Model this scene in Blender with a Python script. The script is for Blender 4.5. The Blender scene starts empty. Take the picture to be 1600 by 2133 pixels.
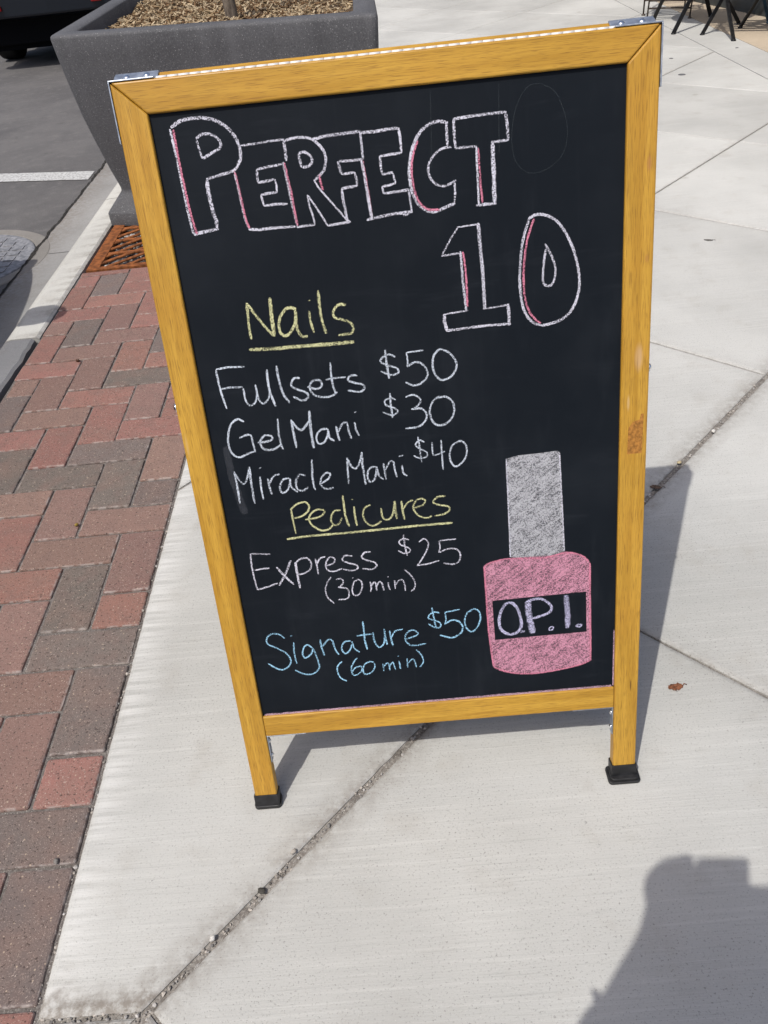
import bpy, bmesh, math, random
from mathutils import Vector, Matrix, noise
random.seed(7)
S = bpy.context.scene
COL = S.collection

# ------------------------------------------------------------------ camera
CAM_H = 1.15955
cd = bpy.data.cameras.new('camera')
cam = bpy.data.objects.new('camera', cd); COL.objects.link(cam)
cd.sensor_fit = 'HORIZONTAL'; cd.sensor_width = 36.0; cd.lens = 36.0*1611.18/1600.0
cd.clip_start = 0.02; cd.clip_end = 600
r_ = Vector((0.99530191, -0.03896892, -0.08863143)); u_ = Vector((0.09283815, 0.64394988, 0.759414)); w_ = Vector((-0.02748065, 0.76407458, -0.64454235))
M = Matrix.Identity(4)
for i in range(3):
    M[i][0] = r_[i]; M[i][1] = u_[i]; M[i][2] = -w_[i]
M[2][3] = CAM_H
cam.matrix_world = M
S.camera = cam

# ------------------------------------------------------------------ light
SUN = Vector((-0.351, -0.442, 1.0)).normalized()        # towards the sun
EL = math.asin(SUN.z); AZ = math.atan2(SUN.x, SUN.y)    # azimuth from +Y, clockwise
W = bpy.data.worlds.new('World'); S.world = W; W.use_nodes = True
nt = W.node_tree; nt.nodes.clear()
sky = nt.nodes.new('ShaderNodeTexSky'); sky.sky_type = 'NISHITA'; sky.sun_disc = False
sky.sun_elevation = EL; sky.sun_rotation = AZ; sky.air_density = 0.75; sky.dust_density = 3.0; sky.ozone_density = 0.6
bg = nt.nodes.new('ShaderNodeBackground'); bg.inputs['Strength'].default_value = 0.145
wo = nt.nodes.new('ShaderNodeOutputWorld')
nt.links.new(sky.outputs[0], bg.inputs[0]); nt.links.new(bg.outputs[0], wo.inputs[0])
sl = bpy.data.lights.new('sun', 'SUN'); sl.energy = 3.1; sl.angle = math.radians(0.53); sl.color = (1.0, 0.965, 0.91)
so = bpy.data.objects.new('sun', sl); COL.objects.link(so)
so.rotation_euler = SUN.to_track_quat('Z', 'Y').to_euler(); so.location = (-3, -4, 9)
S.view_settings.view_transform = 'Standard'; S.view_settings.look = 'None'
S.view_settings.exposure = 0.0; S.view_settings.gamma = 1.0

# ------------------------------------------------------------------ helpers
def tag(o, label=None, cat=None, group=None, kind=None):
    if label: o['label'] = label
    if cat: o['category'] = cat
    if group: o['group'] = group
    if kind: o['kind'] = kind
    return o
def empty(name, loc=(0, 0, 0), rz=0.0):
    o = bpy.data.objects.new(name, None); COL.objects.link(o)
    o.location = loc; o.rotation_euler = (0, 0, rz); o.empty_display_size = 0.1
    return o
def obj(name, bm, mat, parent=None, smooth=False, bevel=0, seg=2):
    me = bpy.data.meshes.new(name)
    bm.normal_update(); bm.to_mesh(me); bm.free()
    if not isinstance(mat, (list, tuple)): mat = [mat]
    for m in mat: me.materials.append(m)
    if smooth:
        for p in me.polygons: p.use_smooth = True
    o = bpy.data.objects.new(name, me); COL.objects.link(o)
    if parent: o.parent = parent
    if bevel:
        b = o.modifiers.new('bevel', 'BEVEL'); b.width = bevel; b.segments = seg; b.limit_method = 'ANGLE'; b.angle_limit = math.radians(40)
    return o
def copy_tree(o, parent=None):
    c = o.copy(); COL.objects.link(c)
    if parent: c.parent = parent
    for ch in [x for x in bpy.data.objects if x.parent == o]: copy_tree(ch, c)
    return c
def box(bm, x0, x1, y0, y1, z0, z1, mi=0):
    v = [bm.verts.new(p) for p in ((x0, y0, z0), (x1, y0, z0), (x1, y1, z0), (x0, y1, z0), (x0, y0, z1), (x1, y0, z1), (x1, y1, z1), (x0, y1, z1))]
    for f in ((0, 3, 2, 1), (4, 5, 6, 7), (0, 1, 5, 4), (1, 2, 6, 5), (2, 3, 7, 6), (3, 0, 4, 7)):
        bm.faces.new([v[i] for i in f]).material_index = mi
    return v
def prism(bm, poly, a, b, axis='y'):
    """polygon in (u,v) extruded from a to b; axis y: (u, t, v); axis z: (u, v, t); axis x: (t, u, v)"""
    def P(u, v, t): return {'y': (u, t, v), 'z': (u, v, t), 'x': (t, u, v)}[axis]
    A = [bm.verts.new(P(u, v, a)) for u, v in poly]; B = [bm.verts.new(P(u, v, b)) for u, v in poly]
    n = len(poly)
    fs = [bm.faces.new(A), bm.faces.new(B[::-1])]
    for i in range(n): fs.append(bm.faces.new((A[i], B[i], B[(i+1) % n], A[(i+1) % n])))
    bmesh.ops.recalc_face_normals(bm, faces=fs)
    return A + B
def tube(bm, pts, rad, n=10, caps=True):
    pts = [Vector(p) for p in pts]; rings = []
    rad = rad if isinstance(rad, (list, tuple)) else [rad]*len(pts)
    ref = None
    for i, p in enumerate(pts):
        d = (pts[min(i+1, len(pts)-1)] - pts[max(i-1, 0)]).normalized()
        if ref is None: ref = d.orthogonal().normalized()
        ref = (ref - d*ref.dot(d)).normalized(); b = d.cross(ref)
        rings.append([bm.verts.new(p + (ref*math.cos(2*math.pi*k/n) + b*math.sin(2*math.pi*k/n))*rad[i]) for k in range(n)])
    for a, c in zip(rings, rings[1:]):
        for k in range(n): bm.faces.new((a[k], a[(k+1) % n], c[(k+1) % n], c[k])).smooth = True
    if caps: bm.faces.new(rings[0][::-1]); bm.faces.new(rings[-1])
    return rings
def lathe(bm, prof, n=24, M=None):
    """profile [(r,z)] about local Z"""
    rings = []
    for r, z in prof:
        rings.append([bm.verts.new((M or Matrix()) @ Vector((r*math.cos(2*math.pi*k/n), r*math.sin(2*math.pi*k/n), z))) for k in range(n)])
    for a, c in zip(rings, rings[1:]):
        for k in range(n): bm.faces.new((a[k], a[(k+1) % n], c[(k+1) % n], c[k])).smooth = True
    bm.faces.new(rings[0][::-1]); bm.faces.new(rings[-1])
def blob(bm, c, rx, ry, rz, sub=2, jit=0.15, seed=0, mi=0):
    t = bmesh.new(); bmesh.ops.create_icosphere(t, subdivisions=sub, radius=1)
    for v in t.verts:
        v.co *= 1 + jit*noise.noise(v.co*1.7 + Vector((seed*3.1, seed, 0)))
        v.co = Vector((v.co.x*rx, v.co.y*ry, v.co.z*rz)) + Vector(c)
    m = {v: bm.verts.new(v.co) for v in t.verts}
    for f in t.faces:
        g = bm.faces.new([m[v] for v in f.verts]); g.material_index = mi; g.smooth = True
    t.free()

# ------------------------------------------------------------------ materials
class N:
    """small node-graph writer"""
    def __init__(s, name):
        s.m = bpy.data.materials.new(name); s.m.use_nodes = True; s.t = s.m.node_tree; s.t.nodes.clear()
        s.out = s.n('ShaderNodeOutputMaterial'); s.b = s.n('ShaderNodeBsdfPrincipled'); s.l(s.b.outputs[0], s.out.inputs[0])
        s.tc = s.n('ShaderNodeTexCoord')
    def n(s, t, **k):
        x = s.t.nodes.new(t)
        for a, v in k.items(): setattr(x, a, v)
        return x
    def l(s, a, b): s.t.links.new(a, b)
    def put(s, sock, v):
        if hasattr(v, 'is_output') or isinstance(v, bpy.types.NodeSocket): s.l(v, sock)
        else: sock.default_value = v
    def map(s, sc=(1, 1, 1), rot=(0, 0, 0), src='Object', loc=(0, 0, 0)):
        x = s.n('ShaderNodeMapping'); s.l(s.tc.outputs[src], x.inputs[0])
        x.inputs['Scale'].default_value = sc; x.inputs['Rotation'].default_value = rot; x.inputs['Location'].default_value = loc
        return x.outputs[0]
    def noise(s, vec, scale, detail=2, rough=.5, dist=0):
        x = s.n('ShaderNodeTexNoise'); s.put(x.inputs['Vector'], vec); x.inputs['Scale'].default_value = scale
        x.inputs['Detail'].default_value = detail; x.inputs['Roughness'].default_value = rough; x.inputs['Distortion'].default_value = dist
        return x.outputs[0]
    def vor(s, vec, scale, feature='F1', out='Distance'):
        x = s.n('ShaderNodeTexVoronoi', feature=feature); s.put(x.inputs['Vector'], vec); x.inputs['Scale'].default_value = scale
        return x.outputs[out]
    def ramp(s, f, a, b, lo=0.0, hi=1.0):
        x = s.n('ShaderNodeMapRange', interpolation_type='SMOOTHSTEP'); s.put(x.inputs[0], f)
        for i, v in enumerate((a, b, lo, hi)): s.put(x.inputs[i+1], v)
        return x.outputs[0]
    def math(s, op, a, b=0.0):
        x = s.n('ShaderNodeMath', operation=op); s.put(x.inputs[0], a); s.put(x.inputs[1], b); return x.outputs[0]
    def mix(s, f, a, b, mode='MIX'):
        x = s.n('ShaderNodeMix', data_type='RGBA', blend_type=mode); s.put(x.inputs[0], f)
        for k, v in ((6, a), (7, b)):
            if isinstance(v, (tuple, list)): v = (*v[:3], 1)
            s.put(x.inputs[k], v)
        return x.outputs[2]
    def attr(s, name):
        x = s.n('ShaderNodeAttribute', attribute_name=name); return x
    def bump(s, h, strength=.3, dist=.002):
        x = s.n('ShaderNodeBump'); s.put(x.inputs['Height'], h); x.inputs['Strength'].default_value = strength; x.inputs['Distance'].default_value = dist
        s.l(x.outputs[0], s.b.inputs['Normal'])
    def done(s, col=None, rough=.6, metal=0, spec=.5):
        if col is not None:
            if isinstance(col, (tuple, list)): col = (*col[:3], 1)
            s.put(s.b.inputs['Base Color'], col)
        s.put(s.b.inputs['Roughness'], rough); s.put(s.b.inputs['Metallic'], metal); s.put(s.b.inputs['Specular IOR Level'], spec)
        return s.m

def m_wood(name, axis):
    a = N(name)
    sc = (2.6, 55, 55) if axis == 'x' else (55, 55, 2.6)
    sc2 = (38, 1300, 1300) if axis == 'x' else (1300, 1300, 38)
    sc3 = (16, 520, 520) if axis == 'x' else (520, 520, 16)
    v = a.map(sc); v2 = a.map(sc2)
    big = a.noise(v, 1.0, 3, .55, .8)
    pore = a.noise(v2, 1.0, 2, .6)
    blot = a.noise(a.map((1, 1, 1)), 9, 2); fib = a.noise(a.map(sc3), 1.0, 2, .6)
    c = a.mix(a.ramp(big, .35, .68), (.450, .240, .025), (.585, .332, .042))
    c = a.mix(a.ramp(blot, .4, .75, 0, .35), c, (.52, .25, .026))
    c = a.mix(a.ramp(pore, .525, .65, 0, .62), c, (.19, .085, .010))
    c = a.mix(a.ramp(fib, .50, .72, 0, .38), c, (.24, .105, .014))
    if axis == 'z':      # scuffs and a small knot on the stiles
        pos = a.map()
        for (u, v), (ru, rv), sc_, am in (((.291, .680), (.006, .020), (.62, .42, .26), .55), ((.296, .905), (.004, .010), (.40, .17, .06), .6), ((.297, .800), (.003, .006), (.36, .15, .05), .5), ((.2935, .182), (.0016, .012), (.10, .04, .012), .85), ((.279, .622), (.002, .012), (.66, .48, .26), .5), ((-.292, .30), (.003, .030), (.33, .14, .02), .35), ((-.300, .62), (.002, .02), (.64, .44, .2), .4)):
            vm = a.n('ShaderNodeVectorMath', operation='SUBTRACT'); a.l(pos, vm.inputs[0]); vm.inputs[1].default_value = (u, 0, v)
            vs_ = a.n('ShaderNodeVectorMath', operation='MULTIPLY'); a.l(vm.outputs[0], vs_.inputs[0]); vs_.inputs[1].default_value = (1/ru, 0, 1/rv)
            ln = a.n('ShaderNodeVectorMath', operation='LENGTH'); a.l(vs_.outputs[0], ln.inputs[0])
            c = a.mix(a.math('MULTIPLY', a.ramp(ln.outputs['Value'], .35, 1.15, am, 0), a.ramp(fib, .3, .6, .5, 1)), c, sc_)
    a.bump(pore, .12, .0006)
    return a.done(c, a.ramp(big, .3, .7, .38, .5), 0, .45)
def m_simple(name, col, rough=.5, metal=0, spec=.5, scale=40, amt=.25, bump=0):
    a = N(name); n = a.noise(a.map(), scale, 3)
    c = a.mix(a.ramp(n, .3, .7), tuple(x*(1-amt) for x in col), tuple(min(1, x*(1+amt)) for x in col))
    if bump: a.bump(n, bump, .002)
    return a.done(c, a.ramp(n, .3, .7, max(0, rough-.08), min(1, rough+.08)), metal, spec)
def m_concrete(name, tint=(.478, .474, .446), streak=1.0, bands=True):
    a = N(name); p = a.map()
    tone = a.attr('tone').outputs['Fac']
    ys = 1 if bands else .12
    st = a.noise(a.map((6, 360*ys, 2) if bands else (40, 40, 40)), 1.0, 3, .65, .3)
    st2 = a.noise(a.map((3, 130, 2) if bands else (16, 16, 16)), 1.0, 3, .65, .2)
    big = a.noise(p, 1.6, 4, .55); mid = a.noise(p, 11, 4, .6); fine = a.noise(p, 420, 2, .7)
    grit = a.noise(p, 300, 2, .7); grit2 = a.noise(p, 170, 2, .6); zone = a.noise(p, 2.6, 3, .6)
    c = a.mix(a.ramp(big, .3, .7), tuple(x*.88 for x in tint), tuple(x*1.12 for x in tint))
    sp_ = a.noise(a.map(loc=(4, 2, 0)), 4.5, 3, .6); c = a.mix(a.ramp(sp_, .60, .74, 0, .26), c, (tint[0]*.70, tint[1]*.64, tint[2]*.58))
    sp2 = a.vor(a.map(loc=(.3, .7, 0)), 3.1); c = a.mix(a.math('MULTIPLY', a.ramp(sp2, .02, .085, .5, 0), a.ramp(mid, .4, .6)), c, (tint[0]*.62, tint[1]*.57, tint[2]*.52))
    c = a.mix(a.ramp(mid, .52, .78, 0, .30), c, (tint[0]*.72, tint[1]*.66, tint[2]*.60))
    c = a.mix(a.ramp(st, .55, .75, 0, .30*streak), c, tuple(x*.55 for x in tint))
    c = a.mix(a.ramp(st2, .50, .72, 0, .30*streak), c, tuple(min(1, x*1.28) for x in tint))
    c = a.mix(a.math('MULTIPLY', a.ramp(grit, .575, .69, 0, .6), a.ramp(zone, .35, .65, .55, 1)), c, (.13, .12, .11))
    c = a.mix(a.ramp(grit2, .68, .74, 0, .45), c, (.10, .095, .09))
    c = a.mix(a.ramp(fine, .64, .72, 0, .5), c, (.72, .70, .66))
    if bands:      # pale laitance brushed out along the edge next to the bricks
        sx = a.n('ShaderNodeSeparateXYZ'); a.l(p, sx.inputs[0])
        eg = a.math('MULTIPLY', a.ramp(sx.outputs[0], -.565, -.475, 1, 0), a.ramp(sx.outputs[0], -.567, -.545, .25, 1))
        eg = a.math('MULTIPLY', eg, a.ramp(a.noise(a.map((4, 75, 2)), 1.0, 3, .7), .36, .62))
        c = a.mix(a.math('MULTIPLY', eg, .5), c, (.78, .77, .74))
    c = a.mix(1.0, c, tone, 'MULTIPLY')
    dirt = a.attr('dirt').outputs['Fac']
    dn = a.math('MULTIPLY', dirt, a.ramp(a.noise(p, 55, 4, .7), .30, .68, .15, 1.0))
    c = a.mix(a.math('MINIMUM', dn, .8), c, (.185, .155, .125))
    h = a.math('ADD', a.math('MULTIPLY', st, .8), a.math('MULTIPLY', grit, -.6))
    a.bump(h, .35, .0016)
    return a.done(c, .85, 0, .25)
def m_brick():
    a = N('brick_paver'); p = a.map()
    col = a.attr('col').outputs['Color']
    n1 = a.noise(p, 22, 3, .6); n2 = a.noise(p, 190, 2, .7); n3 = a.noise(p, 330, 2, .6); n5 = a.noise(a.map(loc=(2, 7, 3)), 520, 2, .7); n6 = a.noise(a.map(loc=(1, 2, 9)), 95, 2, .6); n4 = a.noise(a.map((1, 1, 1), loc=(5, 3, 1)), 9, 3, .6)
    c = a.mix(a.ramp(n1, .4, .72, 0, .45), col, (.175, .118, .102))
    c = a.mix(a.ramp(n4, .45, .72, 0, .35), c, (.23, .15, .12))
    c = a.mix(a.ramp(n2, .585, .665, 0, .8), c, (.050, .036, .032)); c = a.mix(a.ramp(n5, .55, .70, 0, .7), c, (.38, .29, .24)); c = a.mix(a.ramp(n6, .68, .73, 0, .6), c, (.035, .026, .024))
    c = a.mix(a.ramp(n3, .655, .70, 0, .85), c, (.50, .41, .35))
    v = a.vor(p, 75); c = a.mix(a.ramp(v, .09, .14, .7, 0), c, (.46, .36, .27))
    uv = a.n('ShaderNodeSeparateXYZ'); a.l(a.tc.outputs['UV'], uv.inputs[0])
    e = a.math('MAXIMUM', a.math('ABSOLUTE', uv.outputs[0]), a.math('ABSOLUTE', uv.outputs[1]))
    en = a.math('MULTIPLY', a.ramp(e, .945, .99), a.ramp(a.noise(p, 60, 3, .6), .42, .62))
    c = a.mix(a.math('MULTIPLY', en, .6), c, (.46, .41, .38))
    a.bump(a.math('ADD', a.math('MULTIPLY', n2, -1), a.math('MULTIPLY', n3, .6)), .5, .0016)
    return a.done(c, .85, 0, .25)
def m_chalk(name, col, dens=.5, fill=False, hatch=None):
    a = N(name); p = a.map()
    g = a.noise(p, 700, 2, .8)
    g2 = a.noise(p, 60, 2, .6)
    uv = a.n('ShaderNodeSeparateXYZ'); a.l(a.tc.outputs['UV'], uv.inputs[0])
    if fill:
        hv = a.noise(a.map((1, 1, 1), rot=(0, .75, 0)), 1, 1)
        m1 = a.n('ShaderNodeMapping'); a.l(a.map(rot=(0, .60, 0)), m1.inputs[0]); m1.inputs['Scale'].default_value = (45, 1, 260)
        hv = a.noise(m1.outputs[0], 1.0, 3, .6)
        val = a.math('ADD', a.math('ADD', a.math('MULTIPLY', g, 1.0), a.math('MULTIPLY', hv, .45)), a.math('MULTIPLY', g2, .25))
        f = a.ramp(val, .68, .97, .16, dens)
    else:
        e = a.math('POWER', a.math('ABSOLUTE', uv.outputs[1]), 4.0)
        val = a.math('SUBTRACT', a.math('ADD', a.math('MULTIPLY', g, 1.0), a.math('MULTIPLY', g2, .14)), a.math('MULTIPLY', e, .14))
        val = a.math('ADD', val, a.math('MULTIPLY', a.math('SUBTRACT', uv.outputs[0], .5), .12))
        f = a.ramp(val, .455, .63, .05, dens)
    tr = a.n('ShaderNodeBsdfTransparent'); mx = a.n('ShaderNodeMixShader')
    a.l(f, mx.inputs[0]); a.l(tr.outputs[0], mx.inputs[1]); a.l(a.b.outputs[0], mx.inputs[2]); a.l(mx.outputs[0], a.out.inputs[0])
    return a.done(col, .95, 0, .05)
def m_board():
    a = N('chalkboard_slate'); p = a.map()
    n = a.noise(p, 5, 4, .6); v = a.noise(a.map((14, 1, 3), rot=(0, .35, 0)), 1.6, 4, .65)
    st = a.noise(a.map((90, 1, 2.5)), 1.0, 2, .6)
    d = a.math('ADD', a.ramp(n, .42, .8, 0, .5), a.ramp(v, .52, .8, 0, .4))
    c = a.mix(d, (.0045, .0072, .0112), (.0175, .0215, .0275))
    c = a.mix(a.ramp(st, .6, .8, 0, .25), c, (.015, .018, .023))
    w2 = a.noise(a.map((4, 1, 26), rot=(0, -.5, 0)), 1.3, 4, .7, .5); c = a.mix(a.ramp(w2, .55, .8, 0, .5), c, (.018, .022, .028))
    return a.done(c, a.ramp(n, .3, .7, .58, .70), 0, .16)
def m_asphalt():
    a = N('asphalt'); p = a.map()
    f = a.noise(p, 160, 2, .7); g = a.noise(p, 1.1, 4, .6); g2 = a.noise(p, 14, 4, .6); v = a.vor(p, 130)
    c = a.mix(a.ramp(g, .3, .7), (.100, .096, .095), (.150, .143, .138))
    c = a.mix(a.ramp(g2, .5, .75, 0, .45), c, (.20, .19, .18)); c = a.mix(a.ramp(g2, .26, .42, .35, 0), c, (.06, .057, .055))
    c = a.mix(a.ramp(f, .58, .70, 0, .6), c, (.24, .23, .22))
    c = a.mix(a.ramp(f, .30, .42, .6, 0), c, (.05, .033, .033))
    st = a.vor(p, 1.3); c = a.mix(a.ramp(st, .03, .09, .55, 0), c, (.035, .033, .032))
    a.bump(f, .6, .004)
    return a.done(c, .85, 0, .3)
def m_speckle(name, base, spec_c, light=(.5, .5, .5)):
    a = N(name); p = a.map()
    n = a.noise(p, 3, 3); f = a.noise(p, 170, 2, .6); v = a.vor(p, 85); v2 = a.vor(p, 150)
    c = a.mix(a.ramp(n, .3, .7), tuple(x*.9 for x in base), tuple(x*1.12 for x in base))
    c = a.mix(a.ramp(f, .56, .68, 0, .7), c, spec_c)
    c = a.mix(a.ramp(f, .30, .42, .6, 0), c, tuple(x*.5 for x in base))
    c = a.mix(a.ramp(v, .09, .15, .75, 0), c, light)
    c = a.mix(a.ramp(v2, .10, .18, .45, 0), c, light)
    ws = a.noise(a.map((9, 9, .9)), 1.0, 4, .6); c = a.mix(a.ramp(ws, .52, .75, 0, .35), c, tuple(x*1.7 for x in base)); c = a.mix(a.ramp(ws, .28, .42, .35, 0), c, tuple(x*.6 for x in base))
    a.bump(f, .35, .002)
    return a.done(c, .75, 0, .35)
def m_sand(name, a_, b_, scale=240):
    a = N(name); p = a.map(); n = a.noise(p, scale, 3, .7); g = a.noise(p, 25, 3, .6); k = a.noise(p, 480, 1)
    c = a.mix(a.ramp(n, .35, .65), a_, b_); c = a.mix(a.ramp(g, .45, .75, 0, .5), c, tuple(x*.5 for x in a_))
    c = a.mix(a.ramp(k, .68, .72), c, (.6, .57, .52))
    a.bump(n, .7, .003); return a.done(c, .95, 0, .1)
def m_vcol(name, rough=.8, spec=.3):
    a = N(name); c = a.attr('col').outputs['Color']; n = a.noise(a.map(), 150, 2)
    c = a.mix(a.ramp(n, .35, .7, 0, .35), c, (.05, .04, .03)); return a.done(c, rough, 0, spec)
WOODX = m_wood('oak_rail', 'x'); WOODZ = m_wood('oak_stile', 'z')
STEEL = m_simple('zinc_steel', (.42, .46, .52), .42, .8, .5, 120, .12)
SCREW = m_simple('bright_screw', (.86, .87, .88), .18, 1, .5, 300, .05)
RUBBER = m_simple('black_rubber', (.016, .016, .017), .5, 0, .4, 90, .4)
BOARD = m_board(); CONC = m_concrete('broomed_concrete'); BRICK = m_brick(); ASPH = m_asphalt()

# ================================================================== setting
def box_obj(name, x0, x1, y0, y1, z0, z1, mat, label=None, bevel=0, kind='structure', tone=1.0):
    bm = bmesh.new(); box(bm, x0, x1, y0, y1, z0, z1)
    L = bm.verts.layers.float.new('tone'); D = bm.verts.layers.float.new('dirt')
    for v in bm.verts: v[L] = tone; v[D] = 0
    o = obj(name, bm, mat, bevel=bevel); tag(o, label, None, None, kind); return o
ROAD_Z = -.12
bm = bmesh.new(); bmesh.ops.create_grid(bm, x_segments=2, y_segments=2, size=250)
o = obj('road', bm, ASPH); o.location = (0, 0, ROAD_Z); tag(o, kind='structure')

# --- concrete sidewalk laid in diagonal slabs, with tooled joints
XE, XR = -.565, 2.285
TL = [-8.5, -7.2, -5.9, -4.6, -3.25, -1.9, -.55, .789, 2.10, 3.42, 5.03, 6.55, 7.9, 9.3, 10.7, 12.1, 13.5, 14.9, 16.3]      # y - x
SL = [-6.7, -5.4, -4.05, -2.7, -1.36, -.03, 1.382, 2.81, 4.163, 5.52, 6.78, 8.1, 9.45, 10.8, 12.2, 13.6, 15.0, 16.4, 17.8]     # x + y
R2 = math.sqrt(.5)
def clip(poly, n, c):
    """keep n.p <= c"""
    out = []
    for i, p in enumerate(poly):
        q = poly[(i+1) % len(poly)]; dp = n[0]*p[0]+n[1]*p[1]-c; dq = n[0]*q[0]+n[1]*q[1]-c
        if dp <= 0: out.append(p)
        if (dp < 0 < dq) or (dq < 0 < dp):
            t = dp/(dp-dq); out.append((p[0]+(q[0]-p[0])*t, p[1]+(q[1]-p[1])*t))
    return out
def cell(planes, inset):
    poly = [(-40, -40), (40, -40), (40, 40), (-40, 40)]
    for n, c, g in planes: poly = clip(poly, n, c-g-inset)
    return poly
def tidy(p):
    q = [a for i, a in enumerate(p) if (a[0]-p[i-1][0])**2+(a[1]-p[i-1][1])**2 > 1e-7]
    return q
bm = bmesh.new(); LT = bm.verts.layers.float.new('tone'); LD = bm.verts.layers.float.new('dirt')
GA, GB = .0062, .0024
rnd = random.Random(3)
def joint_dirt(x, y):
    d = 0
    for c in (.789, 2.10, 3.42):
        k = abs((y-x)-c)*R2
        w = .055 if c < 1 else .02
        a = (1.0 if c < 1 else .5)
        if c < 1 and noise.noise(Vector((x*5, y*5, 2))) < -.25: a *= .55
        d = max(d, .75*a*max(0, 1-k/w)**1.6)
    for c in (1.382, 2.81, 4.163):
        k = abs((y+x)-c)*R2; d = max(d, .45*max(0, 1-k/.022)**1.5) if y-x < .79 or c > 1.4 else d
    k = y-.375
    if x < -.40 and abs(k) < .03: d = max(d, .9)
    return d
def slab(planes, tone):
    polys = [tidy(cell(planes, i)) for i in (0, .0035, .010, .045)]
    n = len(polys[0])
    if n < 3: return
    if any(len(p) != n for p in polys): polys = [polys[0]]*1 + [p for p in polys[1:] if len(p) == n]
    zs = [-.0035, -.0012, 0, 0]
    area = abs(sum(polys[0][i][0]*polys[0][(i+1) % n][1]-polys[0][(i+1) % n][0]*polys[0][i][1] for i in range(n)))/2
    if area < 1e-4: return
    cy = sum(p[1] for p in polys[0])/n
    near = cy < 4.2
    rings = []
    for lvl, poly in enumerate([polys[0]]+polys):
        ring = []
        for i in range(n):
            a = Vector(poly[i]); b = Vector(poly[(i+1) % n]); a0 = Vector(polys[0][i]); b0 = Vector(polys[0][(i+1) % n])
            m = max(1, int((b0-a0).length/(.012 if near else .3)))
            for k in range(m):
                p = a.lerp(b, k/m); z = -.03 if lvl == 0 else zs[min(lvl-1, 3)]
                if near and lvl <= 2:
                    t = (b0-a0).normalized(); nn = Vector((-t.y, t.x)); q3 = Vector((a0.x+(b0.x-a0.x)*k/m, a0.y+(b0.y-a0.y)*k/m, 0))
                    j = .0011*noise.noise(q3*55) + .0022*max(0, noise.noise(q3*16)-.2)
                    p = p + nn*j
                v = bm.verts.new((p.x, p.y, z)); v[LT] = tone; v[LD] = joint_dirt(p.x, p.y)*(1 if lvl < 4 else .25)
                ring.append(v)
        rings.append(ring)
    for a, b in zip(rings, rings[1:]):
        for k in range(len(a)): bm.faces.new((a[k], a[(k+1) % len(a)], b[(k+1) % len(a)], b[k]))
    f = bm.faces.new(rings[-1])
TONES = {(7, 5): 1.0, (7, 6): 1.0, (6, 5): .99, (6, 6): 1.03, (7, 7): 1.0, (8, 7): 1.02, (8, 8): 1.12, (7, 8): 1.10, (8, 9): .97, (9, 9): 1.0}
for ti in range(len(TL)-1):
    for si in range(len(SL)-1):
        t0, t1, s0, s1 = TL[ti], TL[ti+1], SL[si], SL[si+1]
        base = [((R2, -R2), -t0*R2, GA if abs(t0-.789) < .01 else .0034), ((-R2, R2), t1*R2, GA if abs(t1-.789) < .01 else .0034), ((-1, 0), -XE, .003), ((1, 0), XR, .002), ((0, -1), 2.5, 0), ((0, 1), 17, 0)]
        sa = ((-R2, -R2), -s0*R2, GB); sb = ((R2, R2), s1*R2, GB)
        tone = TONES.get((ti, si), .95+.12*rnd.random())
        # quick reject
        xs = [(s-t)/2 for s in (s0, s1) for t in (t0, t1)]; ys = [(s+t)/2 for s in (s0, s1) for t in (t0, t1)]
        if max(xs) < XE or min(xs) > XR or max(ys) < -2.5 or min(ys) > 17: continue
        if ti == 7 and si == 5:      # the slab in front left ends on a short straight joint at the bricks
            pl = base+[sb, ((0, -1), -.375, .003)]
            slab(pl, tone)
        elif ti == 7 and si == 4:
            slab(base+[((0, 1), .375, .004), sa], tone)
        elif ti in (8, 9) and min(ys) < 2.86 < max(ys):
            slab(base+[sa, sb, ((0, 1), 2.86, .0012)], tone); slab(base+[sa, sb, ((0, -1), -2.86, .0012)], tone*1.02)
        else: slab(base+[sa, sb], tone)
o = obj('sidewalk', bm, CONC); tag(o, kind='structure')
# sand and grit lying in the joints
SANDJ = m_sand('joint_sand', (.17, .152, .135), (.33, .31, .28))
bm = bmesh.new(); box(bm, XE, 9.0, -2.5, 17, -.11, -.0062); o = obj('sidewalk_bed', bm, SANDJ); tag(o, kind='structure')
# far concrete strip and tan paving by the wall
def wall_x(y): return 2.955-.20*(y-6.72)
box_obj('sidewalk_border', XR+.003, 2.550, -2.5, 17, -.03, .0, CONC, tone=1.0, bevel=.002)
bm = bmesh.new(); LT = bm.verts.layers.float.new('tone'); LD = bm.verts.layers.float.new('dirt')
prism(bm, [(2.555, -2.5), (9, -2.5), (9, 17), (2.555, 17)], -.03, -.001, 'z')
for v in bm.verts: v[LT] = 1; v[LD] = 0
o = obj('tan_paving', bm, m_concrete('tan_concrete', (.47, .39, .29), .8, False)); tag(o, kind='structure')

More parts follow.
